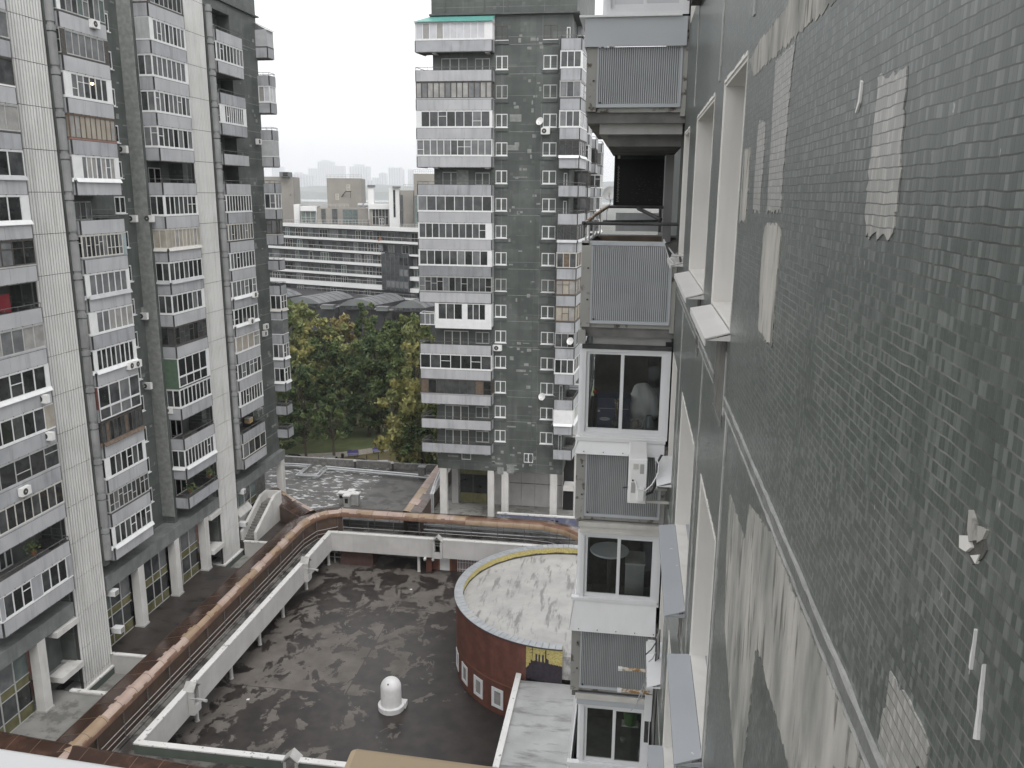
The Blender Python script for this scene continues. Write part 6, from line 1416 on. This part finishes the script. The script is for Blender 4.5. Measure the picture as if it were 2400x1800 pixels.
for x in (780, 812, 1005): b.tube([fz(*Z1(x, 470 if x < 900 else 435), O_), fz(*Z1(x, 580 if x < 900 else 520), O_)], .07, 'dark_metal', 4)
b.build('fire_stairs', bb)
# small things on its balconies
for i, (x, y, m_, nm, lab, cat) in enumerate(((1390, 335, 'terracotta', 'beach_umbrella', 'folded red parasol on the second balcony band of the white banded block', 'umbrella'), (1400, 440, 'grey_clad', 'covered_grill', 'grey covered grill on a balcony of the white banded block', 'grill'))):
    p = fz(*Z2(x, y), .9); b = MB()
    if i == 0: b.lathe((p.x, p.y), [(.05, p.z-1.0), (.06, p.z-.5), (.7, p.z-.45), (.35, p.z+.3), (.0, p.z+.6)], m_, 10)
    else: b.hexa([(p.x-.7, p.y-.4, p.z-1), (p.x+.7, p.y-.4, p.z-1), (p.x+.7, p.y+.4, p.z-1), (p.x-.7, p.y+.4, p.z-1)], [(p.x-.5, p.y-.3, p.z+.5), (p.x+.5, p.y-.3, p.z+.5), (p.x+.4, p.y+.3, p.z+.7), (p.x-.4, p.y+.3, p.z+.7)], m_)
    tag(b.build(nm), lab, cat)
# ---------------------------------------------------------------- low hall with barrel roof lights
HZ = -27.5
hl = thing('low_hall', (-70, 195, GR), 'low dark flat roofed hall with barrel vaulted roof lights behind the trees', 'hall')
fr_ = [atZ(*Z2(x, y), HZ) for x, y in ((-300, 1165), (345, 1203), (790, 1230), (850, 1212), (1540, 1262), (1600, 1245), (2300, 1310))]
pts = [(p.x, p.y) for p in fr_]; bk2 = [FA+fd*s1+fn*1.2, FA+fd*s0+fn*1.2]
b = MB(); b.prism(pts+[tuple(v) for v in bk2], GR, HZ, 'roof_black'); b.build('wall', hl)
b = MB()
for a, c in zip(fr_, fr_[1:]): b.slab([a+Vector((0,-.2,.02)), c+Vector((0,-.2,.02)), c+Vector((0,.35,.02)), a+Vector((0,.35,.02))], (0, 0, .22), 'concrete')
b.build('roof_edge', hl)
def vault(x0, y0, x1, y1, rise, L):
    a, c = atZ(*Z2(x0, y0), HZ), atZ(*Z2(x1, y1), HZ); d = Vector((c.x-a.x, c.y-a.y)); w = d.length; d.normalize(); n = Vector((-d.y, d.x)); b = MB(); k = 12; rows = []
    ex = Vector((.30, .95)).normalized()*L
    for e in (Vector((0, 0)), ex):
        rows.append([(a.x+d.x*w*i/k+e.x, a.y+d.y*w*i/k+e.y, HZ+.9+rise*math.sin(math.pi*i/k)**.85) for i in range(k+1)])
    for i in range(k): b.slab([rows[0][i], rows[0][i+1], rows[1][i+1], rows[1][i]], (0, 0, .12), 'roof_vault')
    b.slab(rows[0]+[(rows[0][-1][0], rows[0][-1][1], HZ+.3), (rows[0][0][0], rows[0][0][1], HZ+.3)], (ex.x*.03, ex.y*.03, 0), 'grey_clad')
    b.hexa([(*rows[0][0][:2], HZ), (*rows[0][-1][:2], HZ), (*rows[1][-1][:2], HZ), (*rows[1][0][:2], HZ)], [(*rows[0][0][:2], HZ+.9), (*rows[0][-1][:2], HZ+.9), (*rows[1][-1][:2], HZ+.9), (*rows[1][0][:2], HZ+.9)], 'roof_black')
    for j in range(1, 6):
        f = j/6; b.tube([(r0[0]+(r1[0]-r0[0])*f, r0[1]+(r1[1]-r0[1])*f, r0[2]+.13) for r0, r1 in zip(*rows)], .05, 'roof_black', 4)
    b.build('roof_light', hl)
vault(130, 1205, 600, 1222, 1.5, 14); vault(862, 1245, 1300, 1250, 1.6, 14); vault(1565, 1275, 1970, 1278, 1.6, 14); vault(-560, 1160, -100, 1180, 1.5, 14)
for x0, x1, y in ((620, 785, 1240), (1335, 1490, 1265), (870, 960, 1150), (1550, 1640, 1175)):
    a, c = atZ(*Z2(x0, y), HZ), atZ(*Z2(x1, y), HZ); b = MB(); b.box(a.x, c.x, a.y, a.y+2.2, HZ, HZ+.8, 'grey_clad'); b.box(a.x-.1, c.x+.1, a.y-.1, a.y+2.3, HZ+.8, HZ+.95, 'roof_vault'); b.build('roof_hatch', hl)
# ---------------------------------------------------------------- hazy distance
m = MB(); m.box(-4200, 900, 3600, 4700, GR-.5, GR+.3, 'river'); struct(m, 'river')
def ridge(name, Y, dep, z0, z1, seed, x0, x1):
    q = random.Random(seed); b = MB(); n = 90; pr = []; Y *= 1.6; dep *= 1.6; z1 = GR+(z1-GR)*1.0+(z1)*.6; x0 *= 1.6; x1 *= 1.6
    for r_ in range(7):
        row = []; f = r_/6
        for i in range(n+1): 
            u = i/n; hh = (z1-z0)*(math.sin(math.pi*min(1, f*1.05))**.6)*(.75+.2*math.sin(u*7+seed)+.12*math.sin(u*23+2*seed)+q.uniform(-.05, .05)); row.append((x0+(x1-x0)*u, Y+dep*f+q.uniform(-12, 12), z0+max(0, hh) if 0 < r_ < 6 else z0))
        pr.append(row)
    i0 = len(b.v)
    for row in pr: b.v += row
    for r_ in range(6):
        for i in range(n): k = i0+r_*(n+1)+i; b.f.append(((k, k+1, k+n+2, k+n+1), 'far_woods'))
    return tag(b.build(name), kind='stuff', label='hazy wooded slope across the river beyond the rooftops' if seed == 1 else 'paler wooded ridge behind the river slope', cat='woods')
ridge('far_woods', 2950, 500, GR, 22, 1, -2600, 900); ridge('far_woods', 3700, 700, GR, 62, 2, -3400, 1300)
def tower(x0, x1, ytop, Y, lab, steps=0):
    Y *= 1.6; a, c = atY(*Z1(x0, ytop), Y), atY(*Z1(x1, ytop), Y); t = thing('distant_tower', ((a.x+c.x)/2, Y, GR), lab, 'tower block', 'hazy tower blocks on the skyline'); W_ = c.x-a.x; b = MB()
    b.box(a.x, c.x, Y, Y+W_*.5, GR, a.z, 'far_wall')
    if steps: b.box(a.x+W_*.25, a.x+W_*.7, Y+1, Y+W_*.4, a.z, a.z+W_*.10, 'far_wall')
    b.build('wall', t)
    k = max(3, int(W_/26)); g = MB()
    for j in range(k): x = a.x+W_*(j+.25)/k; g.box(x, x+W_*.4/k, Y-1.5, Y-.02, GR+30, a.z-6, 'far_glass')
    o = g.build('window_strip', t)
TW = [(455,575,135,6200,'faint stepped tower block left of the tallest hazy one'), (575,770,48,6200,'tallest hazy tower block on the skyline'), (770,916,105,5900,'hazy tower block directly right of the tallest one'), (988,1228,110,5600,'broad hazy tower block in the centre of the skyline'), (1495,1655,125,5600,'hazy tower block to the left of the green tower'), (1662,1700,150,5800,'narrow hazy tower block beside the one left of the green tower'), (1745,1815,150,5800,'hazy tower block nearest the green tower'),
 (1370,1470,200,5200,'low hazy block with a stepped top right of centre'), (1285,1372,255,5000,'lowest hazy block right of the white chimney'), (225,420,208,4800,'wide pale block on the left of the skyline'), (420,530,222,4800,'pale block adjoining the wide one on the left of the skyline'), (-20,118,112,6000,'hazy tower block above the left beige roof tower'), (1130,1300,290,4700,'faint low block behind the broad centre tower')]
for i, a in enumerate(TW): tower(*a, steps=i % 2)
# ================================================================ AIR CONDITIONERS AND DISHES ON THE TOWERS
def ac_unit(loc, rot, label, scale=1.0):
    t = thing('air_conditioner', loc, label, 'air conditioner', 'air conditioners on the towers'); o = Vector(loc); t.rotation_euler = (0, 0, rot); t.scale = (scale,)*3
    b = MB(); b.box(-.42, .42, -.32, 0, 0, .56, 'ac_white'); b.v = [tuple(o+Vector(v)) for v in b.v]; b.build('body', t)
    b = MB(); k = 16; b.slab([(-.12+.22*math.cos(2*math.pi*i/k), -.33, .28+.22*math.sin(2*math.pi*i/k)) for i in range(k)], (0, .01, 0), 'dark_metal'); b.slab([(-.12+.06*math.cos(2*math.pi*i/k), -.345, .28+.06*math.sin(2*math.pi*i/k)) for i in range(k)], (0, .01, 0), 'ac_grey'); b.v = [tuple(o+Vector(v)) for v in b.v]; b.build('fan_grille', t)
    b = MB(); b.box(-.35, .35, -.3, .04, -.05, -.002, 'ac_grey'); b.v = [tuple(o+Vector(v)) for v in b.v]; b.build('bracket', t)
    return t
ACS = [(217, 57, -39.33, 90, 'air conditioner on the uppermost panel right of the first ribbed column'), (290, 350, -41.6, 0, 'air conditioner under the dark side window high beside the pale curtained balcony'), (313, 512, -41.6, 0, 'air conditioner under a side window level with the dark open balcony'), (352, 512, -40.6, 0, 'air conditioner on the side panel of the third balcony stack, upper one'),
 (338, 740, -41.6, 0, 'air conditioner on the dark side wall beside the scalloped curtains'), (303, 856, -39.33, 90, 'left one of a twin pair of air conditioners on a grey balcony panel'), (317, 852, -39.33, 90, 'right one of a twin pair of air conditioners on a grey balcony panel'), (347, 903, -41.6, 0, 'air conditioner beside the brick sided glass balcony'),
 (398, 960, -40.6, 0, 'air conditioner on the side panel of the third balcony stack, lower one'), (594, 690, -39.28, 90, 'air conditioner on the fourth balcony stack, upper one'), (586, 752, -39.28, 90, 'air conditioner on the fourth balcony stack below a white flashing'), (603, 332, -40.5, 90, 'air conditioner high on the plain wall beside the corner balconies'),
 (104, 933, -39.3, 0, 'air conditioner at the right end of the leftmost stack, under a white flashing'), (116, 1020, -39.3, 0, 'air conditioner at the right end of the leftmost stack, under the beige board'), (53, 1150, -39.3, 90, 'air conditioner in the middle of a lower panel of the leftmost stack'), (620, 765, -40.5, 90, 'air conditioner on the far end wall, upper of the low pair'), (618, 781, -40.5, 90, 'air conditioner on the far end wall, lower of the low pair')]
for x, y, X, r_, lab in ACS:
    p = atX(x, y, X); ac_unit((X, p.y, p.z-.28), R(r_), lab, 1.0)
for x, y, lab in ((1279, 308, 'air conditioner below a dish in the right window column of the green tower'), (1167, 815, 'air conditioner below the left window column of the green tower')):
    p = atY(x, y, 87.95); ac_unit((p.x, 87.95, p.z-.28), 0, lab, 1.1)
for x, y, Y, r_, lab in ((1266, 285, 87.6, .42, 'white dish left of a window high in the right column of the green tower'), (1271, 930, 87.6, .42, 'white dish under a window low in the right column of the green tower'), (1337, 800, 86.2, .40, 'white dish at the corner balcony of the green tower')):
    p = atY(x, y, Y); dish((p.x, Y, p.z), r_, R(-25), R(20), lab, 'dishes on the green tower')
p = atX(616, 818, -39.0); dish((-39.9, p.y, p.z), .28, R(60), R(20), 'small white dish on the far wall of the left tower by a balcony')
# clutter on open balconies
def clutter(loc, kind, lab, nm, cat):
    o = Vector(loc); b = MB()
    if kind == 'cloth': b.slab([(0, -.5, 0), (0, .5, 0), (.05, .45, -1.2), (.02, -.45, -1.1)], (.03, 0, 0), 'cloth_red')
    elif kind == 'plant':
        b.lathe((0, 0), [(0, 0), (.14, 0), (.2, .3), (.17, .3)], 'terracotta', 10); q = random.Random(hash(nm+str(loc[1])) % 99)
        for _ in range(70): v = Vector((q.gauss(0, .22), q.gauss(0, .22), .55+q.gauss(0, .2))); d = Vector((q.gauss(0,1), q.gauss(0,1), q.gauss(0,1))).normalized()*.09; e = d.orthogonal()*.6; b.face([v-d, v+e, v+d, v-e], 'leaf_green')
    elif kind == 'box': b.box(-.3, .3, -.4, .4, 0, .5, 'wood'); b.box(-.32, .32, -.42, .42, .5, .55, 'frame_pale')
    elif kind == 'table': b.box(-.35, .35, -.6, .6, .7, .74, 'frame_white'); [b.box(x-.03, x+.03, y-.03, y+.03, 0, .7, 'frame_grey') for x in (-.3, .3) for y in (-.5, .5)]
    b.v = [tuple(o+Vector(v)) for v in b.v]; tag(b.build(nm, recalc=(kind != 'plant')), lab, cat)
p = atX(10, 712, -40.2); clutter((-40.2, p.y, p.z+.6), 'cloth', 'dark red cloth hanging on an open balcony at the left edge', 'laundry', 'cloth')
for x, y, lab in ((447, 1148, 'potted plant at the near end of the lowest open balcony'), (490, 1110, 'potted plant in the middle of the lowest open balcony'), (78, 1290, 'potted plants on the open balcony at the lower left')):
    p = atX(x, y, -40.0); clutter((-40.0, p.y, p.z-.3), 'plant', lab, 'potted_plant', 'plant')
p = atX(583, 988, -40.0); clutter((-40.0, p.y, p.z-.1), 'box', 'cardboard box on the open balcony near the far end of the left tower', 'carton', 'box')
p = atX(605, 965, -40.0); clutter((-40.0, p.y, p.z-.4), 'table', 'white table on the open balcony near the far end of the left tower', 'table', 'table')
p = atY(1003, 153, 88.5); clutter((-21.9, 87.6, ZC(1)+.2), 'box', 'tan crate standing on an open top balcony of the green tower', 'crate', 'crate')
p = atY(1145, 668, 87.2); b = MB(); b.box(p.x-.35, p.x+.35, 87.0, 87.4, p.z-.5, p.z+.35, 'wood'); tag(b.build('carton'), 'brown carton behind the pale wooden frames on the green tower', 'box')
# ceiling lamp glowing behind the white balcony glazing
p = atX(215, 197, -40.3); b = MB()
m_, nt_2, pr_ = _new('lamp_glow'); pr_.inputs['Emission Color'].default_value = (1, .78, .45, 1); pr_.inputs['Emission Strength'].default_value = 3.0
p = atX(216, 196, -39.36); b.lathe((-39.36, p.y), [(0, p.z-.12), (.12, p.z-.06), (.12, p.z+.04), (0, p.z+.1)], 'lamp_glow', 12); tag(b.build('ceiling_lamp', smooth=True), 'lit warm ceiling lamp behind the white glazing of a left tower balcony', 'lamp')

# ================================================================ LIGHT, AIR, CAMERA
SUN_EL, SUN_AZ = R(52), R(205)      # soft light from behind the camera, a little from the right
w = bpy.data.worlds.new('World'); S.world = w; w.use_nodes = True
nt = w.node_tree; bg = nt.nodes['Background']
sky = node(nt, 'ShaderNodeTexSky', _sky_type='NISHITA', _sun_disc=False); sky.sun_elevation = SUN_EL; sky.sun_rotation = R(155); sky.air_density = 2.0; sky.dust_density = 6.0; sky.ozone_density = 1.0
hs = node(nt, 'ShaderNodeHueSaturation', Saturation=.10, Value=1.0, Color=sky.outputs[0])
flat = mixc(nt, SKYFLAT, hs.outputs[0], (SKYL, SKYL, SKYL*1.015))     # thick even cloud
nt.links.new(flat, bg.inputs['Color']); bg.inputs['Strength'].default_value = .10
sd = bpy.data.lights.new('sun', 'SUN'); sd.energy = .7; sd.angle = R(25); sd.color = (1, .97, .93)
so = bpy.data.objects.new('sun', sd); COL.objects.link(so); so.location = (20, -40, 60)
sv = Vector((math.sin(R(155))*math.cos(SUN_EL), math.cos(R(155))*math.cos(SUN_EL), math.sin(SUN_EL)))
so.rotation_euler = sv.to_track_quat('Z', 'Y').to_euler()
# air
hm = bpy.data.materials.new('haze'); hm.use_nodes = True; hm.node_tree.nodes.clear()
ho = hm.node_tree.nodes.new('ShaderNodeOutputMaterial'); hv = hm.node_tree.nodes.new('ShaderNodeVolumePrincipled'); hm.node_tree.links.new(hv.outputs[0], ho.inputs['Volume'])
hv.inputs['Color'].default_value = (.93, .945, .97, 1); hv.inputs['Density'].default_value = HAZE; hv.inputs['Anisotropy'].default_value = 0
MATS['haze'] = hm
b = MB(); b.box(-13200, 13200, -500, 13700, GR-2, 620, 'haze'); ho_ = tag(b.build('haze'), kind='stuff')
cam = bpy.data.cameras.new('camera'); co = bpy.data.objects.new('camera', cam); COL.objects.link(co); S.camera = co
cam.sensor_width = 36; cam.lens = 36*FPX/2400; cam.clip_start = .02; cam.clip_end = 30000
M = Matrix((( _r.x, _u.x, -_f.x, 0), (_r.y, _u.y, -_f.y, 0), (_r.z, _u.z, -_f.z, 0), (0, 0, 0, 1))); co.matrix_world = M
S.view_settings.view_transform = 'Standard'; S.view_settings.look = 'None'; S.view_settings.gamma = 1; S.view_settings.use_curve_mapping = False; S.view_settings.exposure = EXPO
S.render.engine = 'CYCLES'
c = S.cycles; c.use_denoising = True
c.max_bounces = 8; c.diffuse_bounces = 3; c.glossy_bounces = 3; c.transmission_bounces = 4; c.volume_bounces = 1; c.transparent_max_bounces = 10
